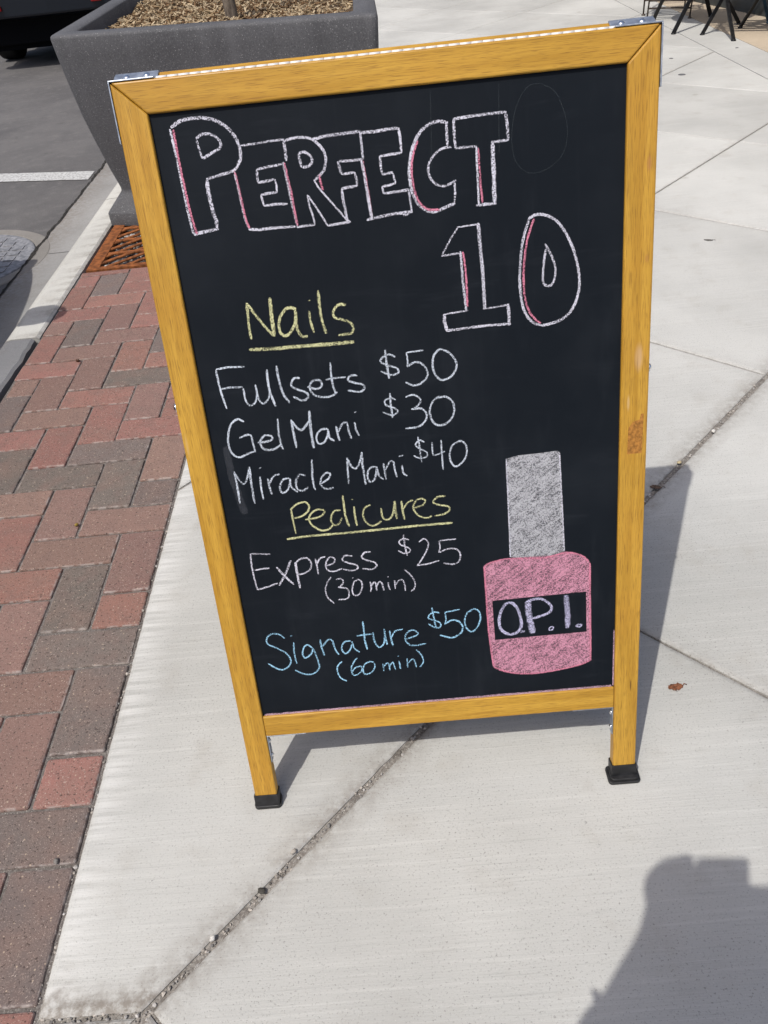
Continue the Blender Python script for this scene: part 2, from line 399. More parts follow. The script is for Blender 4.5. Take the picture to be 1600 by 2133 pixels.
# --- brick paving, herringbone
UX, UY, X0, Y0 = .1085, .0997, XE, .391
darkpts = [(-0.788, 1.749), (-0.887, 1.644), (-0.732, 1.591), (-1.054, 2.507), (-1.058, 2.9), (-1.126, 2.003), (-0.721, 1.191), (-0.668, 1.044), (-0.613, 0.881), (-0.636, 0.644), (-0.775, 2.362), (-.672, .54), (-.95, .05)]
def brick_id(i, j):
    k = (i-j) % 4
    return (i, j, 'H') if k == 0 else (i-1, j, 'H') if k == 1 else (i, j, 'V') if k == 3 else (i, j-1, 'V')
mixed = {brick_id(math.floor((x-X0)/UX), math.floor((y-Y0)/UY)) for x, y in [(-0.999, 2.362), (-0.969, 2.18), (-1.049, 2.103), (-0.899, 2.473), (-0.986, 1.942), (-1.025, 1.695), (-0.833, 1.499), (-0.672, 1.456), (-0.792, 2.156), (-0.771, 1.348), (-0.705, 0.798), (-0.797, 1.059), (-1.145, 2.578)]}
dark = {brick_id(math.floor((x-X0)/UX), math.floor((y-Y0)/UY)) for x, y in darkpts}
bm = bmesh.new(); LC = bm.loops.layers.float_color.new('col'); LU = bm.loops.layers.uv.new('UVMap')
rb = random.Random(11)
done = set()
XL, YT = -1.197, 3.024
for j in range(-26, 30):
    for i in range(-9, 0):
        b = brick_id(i, j)
        if b in done: continue
        done.add(b)
        bi, bj, t = b
        x0 = X0+bi*UX; y0 = Y0+bj*UY; x1 = x0+UX*(2 if t == 'H' else 1); y1 = y0+UY*(1 if t == 'H' else 2)
        x1 = min(x1, XE-.001); x0 = max(x0, XL+.012*noise.noise(Vector((y0*7, 0, 0)))); y1 = min(y1, YT)
        g = .0020+.0016*rb.random()
        x0 += g; x1 -= g; y0 += g; y1 -= g
        if x1-x0 < .012 or y1-y0 < .012: continue
        r = rb.random()
        if b in dark or r < (.05 if y0 > .3 and y1 < 2.9 else .2): c = (.155, .128, .115)
        elif b in mixed or r < .22: c = (.232, .143, .120)
        else: c = (.275, .138, .113)
        s = .88+.24*rb.random(); c = (c[0]*s, c[1]*s*(.96+.08*rb.random()), c[2]*s)
        cx, cy = (x0+x1)/2, (y0+y1)/2; rot = rb.uniform(-.006, .006); dz = rb.uniform(-.0016, .0012); tx = rb.uniform(-.008, .008); ty = rb.uniform(-.008, .008)
        prof = ((0, -.03), (0, -.0035), (.0012, -.0012), (.0042, 0))
        rings = []
        for ins, z in prof:
            hx, hy = (x1-x0)/2-ins, (y1-y0)/2-ins; cr = .004
            pts = []
            for sx, sy in ((1, 1), (-1, 1), (-1, -1), (1, -1)):
                for q in ((cr, 0), (cr*.3, cr*.3), (0, cr)) if sx*sy < 0 else ((0, cr), (cr*.3, cr*.3), (cr, 0)):
                    pts.append((sx*(hx-q[0]), sy*(hy-q[1])))
            fine = []
            for qi, a_ in enumerate(pts):
                b_ = pts[(qi+1) % len(pts)]; fine.append(a_)
                if qi % 3 == 2:
                    mm = max(2, int(((x1-x0) if abs(a_[1]-b_[1]) < 1e-6 else (y1-y0))/.012))
                    for q in range(1, mm):
                        t_ = q/mm; ux, uy = a_[0]+(b_[0]-a_[0])*t_, a_[1]+(b_[1]-a_[1])*t_
                        nv = Vector((round(cx*50)*3.1+ux*70, round(cy*50)*1.7+uy*70, 0)); jj = -.0011*max(-.3, noise.noise(nv))-.0035*max(0, noise.noise(nv*.6)-.35)
                        L_ = math.hypot(ux/hx, uy/hy)
                        if abs(a_[1]-b_[1]) < 1e-6: uy += jj*(1 if uy > 0 else -1)
                        else: ux += jj*(1 if ux > 0 else -1)
                        fine.append((ux, uy))
            ring = []
            for px, py in fine:
                ring.append((bm.verts.new((cx+px-py*rot, cy+py+px*rot, z+dz+px*tx+py*ty)), px/((x1-x0)/2), py/((y1-y0)/2)))
            rings.append(ring)
        fs = []
        for a, q in zip(rings, rings[1:]):
            for k in range(len(a)):
                w = (a[k], a[(k+1) % len(a)], q[(k+1) % len(a)], q[k])
                try: f = bm.faces.new([e[0] for e in w])
                except ValueError: continue
                for lp, e in zip(f.loops, w): lp[LU].uv = (e[1], e[2])
                fs.append(f)
        f = bm.faces.new([e[0] for e in rings[-1]]); fs.append(f)
        for lp, e in zip(f.loops, rings[-1]): lp[LU].uv = (e[1], e[2])
        for f in fs:
            for lp in f.loops: lp[LC] = (*c, 1)
bmesh.ops.recalc_face_normals(bm, faces=bm.faces[:])
o = obj('brick_paving', bm, BRICK); tag(o, kind='structure')
bm = bmesh.new(); box(bm, -1.20, XE, -2.5, 3.03, -.11, -.0058)
o = obj('brick_bed', bm, m_sand('brick_sand', (.125, .110, .10), (.22, .20, .185), 300)); tag(o, kind='structure')

# --- kerb, gutter
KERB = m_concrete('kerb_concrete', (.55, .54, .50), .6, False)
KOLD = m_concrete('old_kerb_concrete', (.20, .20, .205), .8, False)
def kerb_bm(y0, y1, rag=0, tone=1.0):
    bm = bmesh.new(); LT = bm.verts.layers.float.new('tone'); LD = bm.verts.layers.float.new('dirt')
    n = max(2, int((y1-y0)/.03)); rings = []
    for k in range(n+1):
        y = y0+(y1-y0)*k/n
        e = -1.203-(.012+.012*noise.noise(Vector((y*11, 3, 0)))+.006*noise.noise(Vector((y*45, 1, 0))) if rag else .0)+.002*noise.noise(Vector((y*20, 0, 5)))
        if rag: e -= max(0, (2.30-y))*.03
        ring = [bm.verts.new(p) for p in ((-1.336, y, -.14), (-1.336, y, -.03), (-1.331, y, -.010), (-1.320, y, -.001), (-1.30, y, .003), (e-.012, y, .003), (e-.002, y, -.004), (e, y, -.09))]
        rings.append(ring)
    for a, b in zip(rings, rings[1:]):
        for k in range(7): bm.faces.new((a[k], a[k+1], b[k+1], b[k]))
    bm.faces.new(rings[0][::-1]); bm.faces.new(rings[-1])
    for v in bm.verts:
        v[LT] = tone*(1+.05*noise.noise(v.co*3)); v[LD] = .55 if v.co.x > -1.215 else (.0 if v.co.z > 0 else .25)
    bmesh.ops.recalc_face_normals(bm, faces=bm.faces[:])
    return bm
for y0, y1 in ((2.476, 3.93), (3.938, 6.9), (6.908, 9.9), (9.908, 12.9), (12.908, 16)):
    o = obj('kerb', kerb_bm(y0, y1), KERB); tag(o, kind='structure')
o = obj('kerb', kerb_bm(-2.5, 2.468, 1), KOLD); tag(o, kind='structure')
GUT = m_concrete('gutter_concrete', (.30, .295, .285), .7, False)
bm = bmesh.new(); LT = bm.verts.layers.float.new('tone'); LD = bm.verts.layers.float.new('dirt')
for y0, y1 in ((-2.5, 3.60), (3.606, 7.6), (7.606, 16)):
    n = int((y1-y0)/.05); prev = None
    for k in range(n+1):
        y = y0+(y1-y0)*k/n
        e = -1.625+.010*noise.noise(Vector((y*6, 0, 0)))+.006*noise.noise(Vector((y*25, 0, 3)))
        row = [bm.verts.new(p) for p in ((e, y, ROAD_Z-.01), (e, y, ROAD_Z+.004), (-1.48, y, ROAD_Z+.004), (-1.335, y, ROAD_Z+.006))]
        if prev:
            for i in range(3): bm.faces.new((prev[i], row[i], row[i+1], prev[i+1]))
        prev = row
        for i, v in enumerate(row): v[LT] = 1; v[LD] = .8 if i < 2 else .1
bmesh.ops.recalc_face_normals(bm, faces=bm.faces[:])
for f in bm.faces:
    if f.normal.z < 0: f.normal_flip()
o = obj('gutter', bm, GUT); tag(o, kind='structure')
bm = bmesh.new(); prev = None      # ragged open seam between gutter and asphalt, filled with dark dirt
for k in range(900):
    y = 1.0+k*.015; e = -1.623+.010*noise.noise(Vector((y*6, 0, 0)))+.006*noise.noise(Vector((y*25, 0, 3)))
    w1 = .004+.014*max(0, noise.noise(Vector((y*4, 9, 1)))+.35)+.006*noise.noise(Vector((y*30, 1, 1))); w2 = .003+.006*max(0, noise.noise(Vector((y*19, 2, 1))))
    row = [bm.verts.new((e-max(.002, w1), y, 0)), bm.verts.new((e+w2, y, 0))]
    if prev: bm.faces.new((prev[0], prev[1], row[1], row[0]))
    prev = row
o = obj('gutter_seam', bm, m_sand('seam_dirt', (.022, .02, .018), (.05, .046, .042), 200)); o.location.z = ROAD_Z+.0082; tag(o, kind='structure')
# white parking line
bm = bmesh.new(); n = 60
up = []; lo = []
for k in range(n+1):
    x = -6.0+k*(6.0-1.655)/n; yc = 4.82-.255*(x+1.645)
    w = .080+.004*noise.noise(Vector((x*9, 0, 0)))+.003*noise.noise(Vector((x*40, 0, 0)))
    up.append(bm.verts.new((x, yc+w, 0))); lo.append(bm.verts.new((x, yc-w+.003*noise.noise(Vector((x*33, 4, 0))), 0)))
for k in range(n): bm.faces.new((lo[k], lo[k+1], up[k+1], up[k]))
a = N('road_paint'); p_ = a.map(); nn = a.noise(p_, 60, 4, .7)
PAINT = a.done(a.mix(a.ramp(nn, .44, .64, 0, .8), (.56, .56, .54), (.18, .17, .165)), .7)
o = obj('parking_line', bm, PAINT); o.location.z = ROAD_Z+.004; tag(o, kind='structure')

# --- utility cover in the gutter
CX, CY = -1.99, 3.58
IRON = m_simple('cast_iron', (.24, .24, .25), .6, .15, .4, 60, .3, .2)
mh = empty('utility_cover', (CX, CY, ROAD_Z)); tag(mh, 'round cast iron cover with raised grid in a concrete collar by the gutter', 'manhole cover')
bm = bmesh.new(); n = 64; prof = ((.372, -.01), (.372, .003), (.376, .006), (.434, .006), (.440, .002), (.440, -.02)); rings = []
for r, z in prof: rings.append([bm.verts.new((math.cos(2*math.pi*k/n)*r*(1+.006*noise.noise(Vector((k*.9, r, 0)))), math.sin(2*math.pi*k/n)*r, z)) for k in range(n)])
for a_, b_ in zip(rings, rings[1:]):
    for k in range(n): bm.faces.new((a_[k], a_[(k+1) % n], b_[(k+1) % n], b_[k]))
LT = bm.verts.layers.float.new('tone'); LD = bm.verts.layers.float.new('dirt')
for v in bm.verts: v[LT] = .95; v[LD] = .15
bmesh.ops.recalc_face_normals(bm, faces=bm.faces[:])
obj('collar', bm, m_concrete('collar_concrete', (.25, .235, .215), .8, False), mh)
bm = bmesh.new(); lathe(bm, ((.368, -.01), (.368, .006), (.364, .008), (.340, .008), (.336, .0055)), 64)
for i in range(-5, 6):
    for j in range(-5, 6):
        x, y = i*.066, j*.066
        if math.hypot(x, y) < .305: box(bm, x-.024, x+.024, y-.024, y+.024, .004, .0088)
obj('cover_plate', bm, IRON, mh)

# --- rusty tree grate with gravel under it
RUST = m_simple('rusty_iron', (.235, .082, .027), .85, .1, .25, 45, .45, .5)
gx0, gx1, gy0, gy1 = -1.185, XE-.004, 3.036, 4.25
tg = empty('tree_grate', (gx0, gy0, 0)); tag(tg, 'rusty orange cast iron tree grate with slanted slots set beside the kerb', 'tree grate')
bm = bmesh.new(); gw, gh = gx1-gx0, gy1-gy0
box(bm, 0, gw, 0, .028, -.03, .003); box(bm, 0, .05, .028, gh, -.03, .003); box(bm, gw-.03, gw, .028, gh, -.03, .003); box(bm, .05, gw-.03, gh-.03, gh, -.03, .003)
obj('frame', bm, RUST, tg, bevel=.002)
rows = 8; rh = (gh-.058)/rows
bm = bmesh.new()
for r in range(rows):
    y0 = .028+r*rh
    if r: box(bm, .05, gw-.03, y0-.010, y0+.010, -.007, .0015)
    k = 0
    x = -.16
    while x < gw:
        a0 = Vector((x, y0+.008)); b0 = Vector((x+.15, y0+rh-.008)); t = .014
        lo_, hi_ = .05, gw-.03
        pts = [(a0.x-t, a0.y), (a0.x+t, a0.y), (b0.x+t, b0.y), (b0.x-t, b0.y)]
        pts = clip(clip(pts, (-1, 0), -lo_), (1, 0), hi_)
        if len(pts) > 2: prism(bm, pts, -.006, .001, 'z')
        x += .082
obj('slotted_bars', bm, RUST, tg, bevel=.002)
GRAV = m_vcol('gravel_stone', .85)
def gravel(name, n, x0, x1, y0, y1, z, r0, r1, seed, area=None, tint=None):
    bm = bmesh.new(); LC = bm.loops.layers.float_color.new('col'); rg = random.Random(seed)
    t = bmesh.new(); bmesh.ops.create_icosphere(t, subdivisions=1, radius=1)
    for _ in range(n):
        x, y = rg.uniform(x0, x1), rg.uniform(y0, y1)
        if area: x, y = area(rg)
        r = r0*(r1/r0)**rg.random(); sx, sy, sz = r*rg.uniform(.7, 1.3), r*rg.uniform(.7, 1.3), r*rg.uniform(.5, .9)
        g = rg.uniform(.16, .55); c = (g*1.05, g, g*.94, 1)
        if tint and rg.random() < .5: c = (g*tint[0], g*tint[1], g*tint[2], 1)
        m = {}
        rot = Matrix.Rotation(rg.uniform(0, 6.28), 3, 'Z')
        for v in t.verts:
            q = v.co*(1+.25*rg.uniform(-1, 1)); m[v] = bm.verts.new(rot @ Vector((q.x*sx, q.y*sy, q.z*sz)) + Vector((x, y, z+sz*.5)))
        for f in t.faces:
            h = bm.faces.new([m[v] for v in f.verts])
            for lp in h.loops: lp[LC] = c
    t.free()
    return obj(name, bm, GRAV)
o = gravel('gravel', 900, gx0+.05, gx1-.03, gy0+.03, gy0+.75, -.021, .007, .013, 5); tag(o, 'pale loose gravel under the rusty tree grate', 'gravel', None, 'stuff')
box_obj('gravel_bed', -1.2, XE, 3.03, 16, -.12, -.021, m_sand('dark_soil', (.05, .042, .035), (.12, .10, .085)))
box_obj('brick_strip_beyond', -1.2, XE, 4.256, 16, -.05, .0, m_simple('far_brick', (.22, .12, .095), .85, 0, .3, 30, .3))
# loose grit in the diagonal joint, on the bricks and in the broken corner
def grit_area(rg):
    r = rg.random()
    if r < .55:
        x = rg.uniform(-.43, 1.0); return x+rg.gauss(0, .0035), x+.789+rg.gauss(0, .0035)
    if r < .78: return rg.uniform(-.56, -.42), .375+rg.gauss(0, .010)
    return XE+rg.gauss(0, .004), rg.uniform(.3, 1.9)
o = gravel('joint_grit', 520, 0, 1, 0, 1, -.005, .0012, .0036, 8, grit_area, (1.1, 1.0, .88)); tag(o, 'fine grit lying in the diagonal pavement joint and along the bricks', 'grit', None, 'stuff')

# --- small things lying about
STONE = m_simple('pale_stone', (.62, .60, .56), .8, 0, .3, 200, .25, .3)
DSTONE = m_simple('grey_stone', (.20, .185, .17), .8, 0, .3, 200, .3, .3)
def pebble(x, y, r, mat, label, seed, cat='pebble', name='pebble', flat=.55, z=0):
    r *= .8; bm = bmesh.new(); blob(bm, (0, 0, 0), r, r*.72, r*flat, 2, .45, seed)
    o = obj(name, bm, mat); o.location = (x, y, z+r*flat*.8); o.rotation_euler = (0, 0, seed*1.3); tag(o, label, cat); return o
pebble(-.3323, .4633, .0062, STONE, 'white chip of stone lying in the diagonal joint near its broken corner', 1)
pebble(-.2665, .5251, .0075, m_simple('dark_pebble', (.06, .055, .045), .8), 'dark flat oval pebble in the joint up from the white chip', 2, flat=.35)
pebble(-.2209, .5814, .0062, m_simple('beige_pebble', (.42, .38, .33), .85), 'beige pebble in the joint beside the left front foot of the sign', 3)
pebble(-.598, .5965, .0065, DSTONE, 'grey angular pebble stuck between bricks at the edge of the concrete', 4, flat=.8)
pebble(.6589, 1.4524, .0075, m_simple('tan_pebble', (.45, .37, .22), .85), 'tan pebble in the joint at the tip of the sign shadow', 5)
pebble(.7800, 1.5645, .0075, STONE, 'white pebble in the joint right of the sign shadow', 6)
pebble(-1.0118, 2.2722, .0088, m_simple('brown_nut', (.085, .035, .018), .5), 'small round reddish brown nut on the bricks near the kerb', 7, 'nut', 'nut', .8)
pebble(-.7904, 1.4303, .0065, m_simple('yellow_bud', (.30, .20, .03), .7), 'yellowish brown bud lying in a brick joint', 8, 'bud', 'fallen_bud', .7)
pebble(-1.255, 3.40, .004, STONE, 'tiny pale stone on the kerb near the planter', 9)
def leaf(x, y, L, wd, rz, mat, label, seed):
    bm = bmesh.new(); n = 12; rows = []
    for k in range(n+1):
        t = k/n; w = wd*math.sin(math.pi*min(1, t*.92+.04))**.7*(1+.5*noise.noise(Vector((t*9, seed, 0)))); c = .012*noise.noise(Vector((t*3, seed, 4)))*L*8
        rows.append([bm.verts.new(((t-.5)*L, c+s*w*.5*(1+.5*noise.noise(Vector((t*7, s*3, seed)))), .001+.005*abs(s)*abs(noise.noise(Vector((t*5, s, seed*2)))))) for s in (-1, -.5, 0, .5, 1)])
    for a, b in zip(rows, rows[1:]):
        for k in range(4): bm.faces.new((a[k], b[k], b[k+1], a[k+1]))
    tube(bm, [(L*.5, 0, .002), (L*.62, .003, .003), (L*.8, .001, .001)], .0008, 5)
    o = obj('dead_leaf', bm, mat, smooth=True); so_ = o.modifiers.new('thick', 'SOLIDIFY'); so_.thickness = .0006
    o.location = (x, y, .0015); o.rotation_euler = (0, 0, rz); tag(o, label, 'leaf'); return o
leaf(.445, .822, .026, .014, .1, m_simple('brown_leaf', (.18, .070, .034), .7, 0, .3, 300, .5), 'reddish brown dry leaf lying on the concrete right of the sign', 1)
leaf(.578, 1.370, .026, .013, -.3, m_simple('dark_leaf', (.12, .08, .055), .8, 0, .3, 300, .4), 'dark curled leaf by the joint inside the sign shadow', 3)
leaf(1.18, 2.72, .030, .010, -.4, m_simple('grey_leaf', (.13, .12, .11), .8, 0, .3, 300, .4), 'small dark leaf on the concrete beyond the sign', 5)
# flat spots of old gum on the far slabs
GUM = m_simple('old_gum', (.11, .11, .115), .8)
for x, y, r, lab in ((1.90, 5.18, .022, 'dark gum spot on the slab nearer the sign'), (1.98, 5.63, .013, 'smaller dark gum spot on the far slab nearer the bistro table'), (2.44, 5.73, .011, 'dark gum spot in the plain strip below the bistro chair')):
    bm = bmesh.new(); lathe(bm, ((r, .0002), (r*.8, .0022), (r*.3, .003)), 16); o = obj('gum_spot', bm, GUM); o.location = (x, y, 0); tag(o, lab, 'gum', 'gum spots on the pavement')

CHALK = [
 ('title', 'white', """1 34 -2484,9930 -2481,9850 -2466,9648 -2460,9392 -2451,9078 -2431,8808 -2417,8779|1 42 -2421,8785 -2331,8803 -2118,8826|1 53 -2135,8828 -2131,8913 -2151,8996 -2160,9102 -2170,9235 -2163,9364|0 37 -2167,9375 -1992,9404 -1846,9431 -1777,9476|0 45 -2470,9943 -2354,9998 -2213,10014 -2077,10006 -1947,9964 -1825,9874 -1755,9768 -1724,9653 -1736,9553 -1782,9476|0 37 -2203,9809 -2136,9842 -2053,9839 -1972,9797 -1934,9731 -1959,9680 -2032,9650 -2168,9595|1 34 -2202,9811 -2200,9736 -2184,9659 -2174,9595|1 32 -1832,9430 -1816,9279 -1804,9095 -1792,8908 -1760,8789|1 27 -1713,9687 -1551,9689 -1383,9700 -1203,9701|1 42 -1212,9694 -1209,9604 -1213,9478|1 34 -1240,9445 -1367,9442 -1567,9420|1 34 -1567,9420 -1573,9346 -1572,9281|1 34 -1575,9282 -1475,9285 -1374,9299|1 27 -1374,9299 -1366,9223 -1367,9158|1 34 -1367,9158 -1467,9154 -1560,9145|1 34 -1560,9145 -1551,9070 -1544,9025|1 34 -1544,9027 -1401,9027 -1265,9019|1 37 -1767,8784 -1642,8767 -1468,8771 -1296,8763 -1205,8760|1 42 -1251,9469 -1233,9300 -1217,9117 -1201,8931 -1182,8755|0 37 -1196,9688 -1105,9706 -995,9703 -888,9671 -797,9584 -756,9485 -768,9397 -808,9321 -923,9237|0 37 -1064,9539 -1001,9551 -937,9512 -915,9449 -957,9402 -1038,9390|1 34 -1064,9539 -1056,9463 -1046,9390|1 27 -923,9240 -872,9149 -775,9022 -676,8893 -602,8793 -550,8745|1 37 -825,8734 -694,8743 -544,8750|1 29 -1021,9093 -1010,8965 -982,8856 -974,8759|1 34 -1194,8753 -1081,8756 -974,8759|1 29 -1021,9093 -951,8981 -893,8874 -822,8733|1 42 -882,9672 -719,9692 -526,9696 -332,9704|1 34 -332,9704 -330,9570 -327,9413|1 34 -330,9411 -447,9409 -614,9415|1 40 -620,9416 -609,9343 -594,9275|1 34 -594,9275 -518,9278 -439,9281|1 34 -439,9281 -427,9210 -427,9135|1 40 -427,9135 -521,9131 -612,9122|1 40 -610,9121 -606,9006 -593,8872 -584,8754|1 42 -347,9407 -331,9240 -317,9057 -305,8898 -289,8768|1 40 -328,9687 -168,9684 -2,9693 113,9694|1 34 108,9697 119,9577 118,9434|1 34 118,9434 1,9432 -133,9422|1 34 -133,9425 -131,9336 -124,9230|1 34 -124,9230 -59,9234 3,9239|1 27 0,9239 13,9168 26,9118|1 34 23,9120 -57,9105 -137,9099|1 34 -137,9099 -130,9060 -127,9023|1 34 -127,9023 20,9027 174,9036|1 27 168,9036 180,8904 189,8781|1 40 -354,8753 -174,8776 -1,8791 193,8791|1 48 82,8764 152,8779|0 45 673,9692 576,9719 465,9702 350,9629 272,9512 218,9366 194,9215 204,9033 253,8897 332,8810 425,8769 541,8787 703,8840|1 37 657,9694 654,9575 651,9438|0 32 696,9441 584,9432 482,9366 420,9270 421,9168 476,9079 572,9037 657,9052 730,9086|1 32 710,9088 711,8958 696,8854|1 37 735,9726 933,9736 1151,9742 1341,9741|1 42 1331,9744 1345,9608 1351,9449|1 34 1353,9451 1262,9447 1155,9448|1 58 1171,9441 1170,9275 1172,9070 1167,8796|1 40 950,8787 1053,8791 1189,8791|1 32 985,9419 982,9191 983,8984 982,8795|1 37 741,9727 737,9580 744,9424|1 34 739,9422 861,9426 988,9421"""),
 ('number', 'white', """1 21 710,8570 828,8572 972,8581|1 24 721,8568 634,8457 514,8276|1 29 498,8261 607,8266 742,8275|1 37 734,8294 739,8143 743,7959 753,7801 765,7585|1 50 965,8594 971,8425 980,8259 990,8063 993,7864 997,7582|1 27 788,7583 639,7577 497,7567|1 48 496,7572 487,7477 514,7355|1 37 499,7364 656,7368 837,7376 1033,7379 1315,7373|1 48 1285,7616 1293,7502 1291,7354|1 27 975,7588 1117,7592 1299,7611|0 40 1566,8584 1644,8617 1715,8615 1800,8588 1885,8533 1970,8437 2048,8293 2108,8136 2149,7965 2168,7821 2156,7679 2112,7539 2037,7429 1932,7358 1812,7326 1692,7312|0 40 1692,7315 1603,7350 1530,7427 1480,7527 1450,7676 1438,7849 1447,8047 1471,8239 1511,8414 1572,8590|0 34 1753,8278 1809,8179 1858,8063 1876,7963 1863,7865 1826,7797 1774,7781|0 34 1774,7784 1730,7821 1722,7921 1738,8074 1763,8218"""),
 ('title_pink', 'pink', """0 32 -2447,9921 -2446,9747 -2444,9545 -2434,9312 -2423,9075 -2402,8886 -2386,8787"""),
 ('title_pink', 'pink', """0 32 -1826,9434 -1810,9278 -1796,9094 -1781,8907 -1754,8791"""),
 ('title_pink', 'pink', """0 32 -1238,9460 -1221,9286 -1203,9116 -1192,8930 -1180,8768"""),
 ('title_pink', 'pink', """0 32 -853,9295 -847,9212 -830,9127"""),
 ('title_pink', 'pink', """0 32 -336,9406 -323,9239 -308,9056 -296,8897 -288,8779"""),
 ('title_pink', 'pink', """0 32 319,9545 255,9413 223,9264 228,9082 257,8949 317,8843 399,8793 518,8786"""),
 ('title_pink', 'pink', """0 32 1003,9404 1007,9188 1014,8981 1025,8812"""),
 ('number_pink', 'pink', """0 32 763,8283 776,8167 785,7998 787,7827 782,7632"""),
 ('number_pink', 'pink', """0 32 1629,8578 1581,8461 1537,8329 1507,8166 1488,7986 1486,7816 1502,7642 1551,7491 1622,7396 1685,7342"""),
 ('nails', 'yellow', """0 40 -1930,7942 -1937,7794 -1946,7640 -1942,7496|1 40 -1923,7935 -1843,7785 -1762,7655 -1655,7508|0 56 -1633,7978 -1642,7831 -1649,7655 -1651,7504|0 44 -1332,7812 -1431,7832 -1519,7764 -1567,7669 -1570,7558 -1524,7498 -1452,7525 -1374,7628 -1345,7736|0 44 -1344,7806 -1352,7671 -1347,7548 -1301,7469 -1233,7467|0 34 -1177,7777 -1174,7653 -1150,7504|0 20 -1171,7894 -1146,7898|0 44 -1035,8006 -1040,7816 -1032,7651 -999,7476|0 40 -712,7802 -801,7810 -873,7745 -874,7668 -782,7626 -685,7584 -650,7513 -701,7447 -849,7443|0 52 -1993,7370 -1683,7353 -1340,7349 -998,7341 -660,7339"""),
 ('fullsets', 'paleblue', """1 30 -2455,7155 -2451,6979 -2434,6812 -2405,6641|1 30 -2454,7160 -2312,7176 -2089,7161|1 30 -2429,6907 -2311,6914 -2153,6903|0 30 -2147,6884 -2142,6731 -2100,6655 -2027,6686 -1984,6792 -1987,6922|0 30 -1980,6862 -1965,6706 -1910,6665 -1843,6730 -1810,6822|0 36 -1810,7099 -1819,6918 -1806,6774 -1767,6612|0 36 -1682,7133 -1674,6950 -1652,6783 -1579,6640|0 34 -1407,6948 -1483,6950 -1528,6865 -1462,6807 -1347,6753 -1332,6692 -1408,6652 -1526,6716|0 32 -1323,6826 -1207,6787 -1136,6827 -1158,6895 -1244,6896 -1296,6819 -1258,6720 -1151,6674 -1034,6675 -947,6718|0 32 -992,7111 -1000,6954 -994,6813 -968,6697|0 26 -1076,6896 -959,6904 -815,6904|0 32 -668,6910 -749,6918 -794,6864 -713,6819 -612,6785 -594,6738 -657,6697 -812,6729"""),
 ('fullsets_price', 'paleblue', """0 30 -165,7100 -242,7139 -325,7108 -353,7054 -255,6998 -155,6953 -144,6894 -243,6876 -363,6934|0 34 -285,7207 -280,7023 -266,6831|0 24 199,7149 80,7144 -17,7140|0 26 -17,7145 -11,7020 -23,6961|0 32 -23,6961 92,7010 191,6954 231,6846 178,6757 56,6708 -60,6764|0 32 411,7151 331,7079 302,6966 321,6837 391,6753 494,6761 575,6835 606,6925 575,7020 500,7103 404,7145"""),
 ('gelmani', 'paleblue', """0 32 -2211,6447 -2289,6489 -2382,6432 -2445,6303 -2466,6156 -2435,6027 -2353,5968 -2238,6007 -2136,6035|0 32 -2308,6235 -2207,6265 -2150,6249 -2142,6149 -2127,6021|0 32 -2077,6147 -1937,6153 -1875,6185 -1901,6229 -1985,6228 -2045,6139 -2002,6047 -1883,6035 -1766,6091|0 30 -1768,6445 -1781,6262 -1775,6112 -1753,6017|0 36 -1592,6416 -1588,6243 -1575,6027|0 34 -1593,6408 -1532,6299 -1465,6268 -1355,6380|0 44 -1342,6513 -1354,6294 -1353,6121 -1348,6000|0 32 -1134,6248 -1231,6238 -1294,6152 -1278,6058 -1204,6066 -1145,6155 -1131,6235|0 32 -1130,6242 -1121,6123 -1060,6072|0 36 -1017,6271 -1013,6162 -993,6070|0 32 -1005,6186 -939,6285 -877,6309 -861,6196 -838,6080|0 30 -771,6298 -763,6199 -730,6109|0 28 -761,6431 -732,6438"""),
 ('gelmani_price', 'paleblue', """0 26 -203,6545 -271,6576 -349,6548 -338,6486 -236,6440 -194,6388 -269,6346 -391,6400|0 32 -274,6641 -275,6480 -270,6310|0 28 -79,6569 23,6590 111,6526 82,6450 -17,6394|0 30 -16,6402 113,6399 178,6315 147,6220 47,6156 -113,6152|0 34 363,6538 277,6486 224,6371 234,6248 297,6161 403,6156 503,6234 541,6352 517,6463 427,6526 305,6514"""),
 ('miracle', 'paleblue', """0 30 -2459,5779 -2449,5617 -2451,5460 -2454,5312|0 30 -2459,5774 -2398,5633 -2348,5594 -2292,5680 -2243,5824|0 36 -2243,5824 -2252,5624 -2253,5467 -2256,5293|0 30 -2121,5676 -2130,5507 -2126,5343|0 24 -2120,5787 -2084,5798|0 32 -2022,5632 -2017,5509 -2004,5400|0 28 -2021,5544 -1940,5658 -1858,5681|0 32 -1727,5611 -1822,5594 -1878,5495 -1864,5413 -1789,5432 -1738,5534 -1723,5603|0 32 -1728,5603 -1721,5480 -1646,5401|0 32 -1512,5623 -1587,5649 -1647,5564 -1650,5460 -1583,5411 -1493,5457|0 32 -1398,5840 -1416,5645 -1421,5515 -1406,5404|0 30 -1327,5488 -1222,5543 -1177,5608 -1222,5638 -1297,5581 -1323,5480 -1263,5408 -1156,5416"""),
 ('miracle_2', 'paleblue', """0 32 -925,5822 -935,5649 -943,5452|0 34 -927,5812 -875,5689 -817,5663 -758,5759 -721,5878|0 36 -721,5883 -729,5692 -722,5524 -716,5419|0 30 -557,5663 -637,5645 -679,5546 -657,5450 -592,5480 -556,5598 -545,5661|0 30 -546,5656 -526,5531 -467,5468|0 30 -450,5696 -442,5574 -435,5465|0 30 -434,5599 -364,5708 -316,5703 -307,5612 -287,5481|0 28 -204,5646 -197,5537 -148,5485|0 24 -237,5771 -171,5785"""),
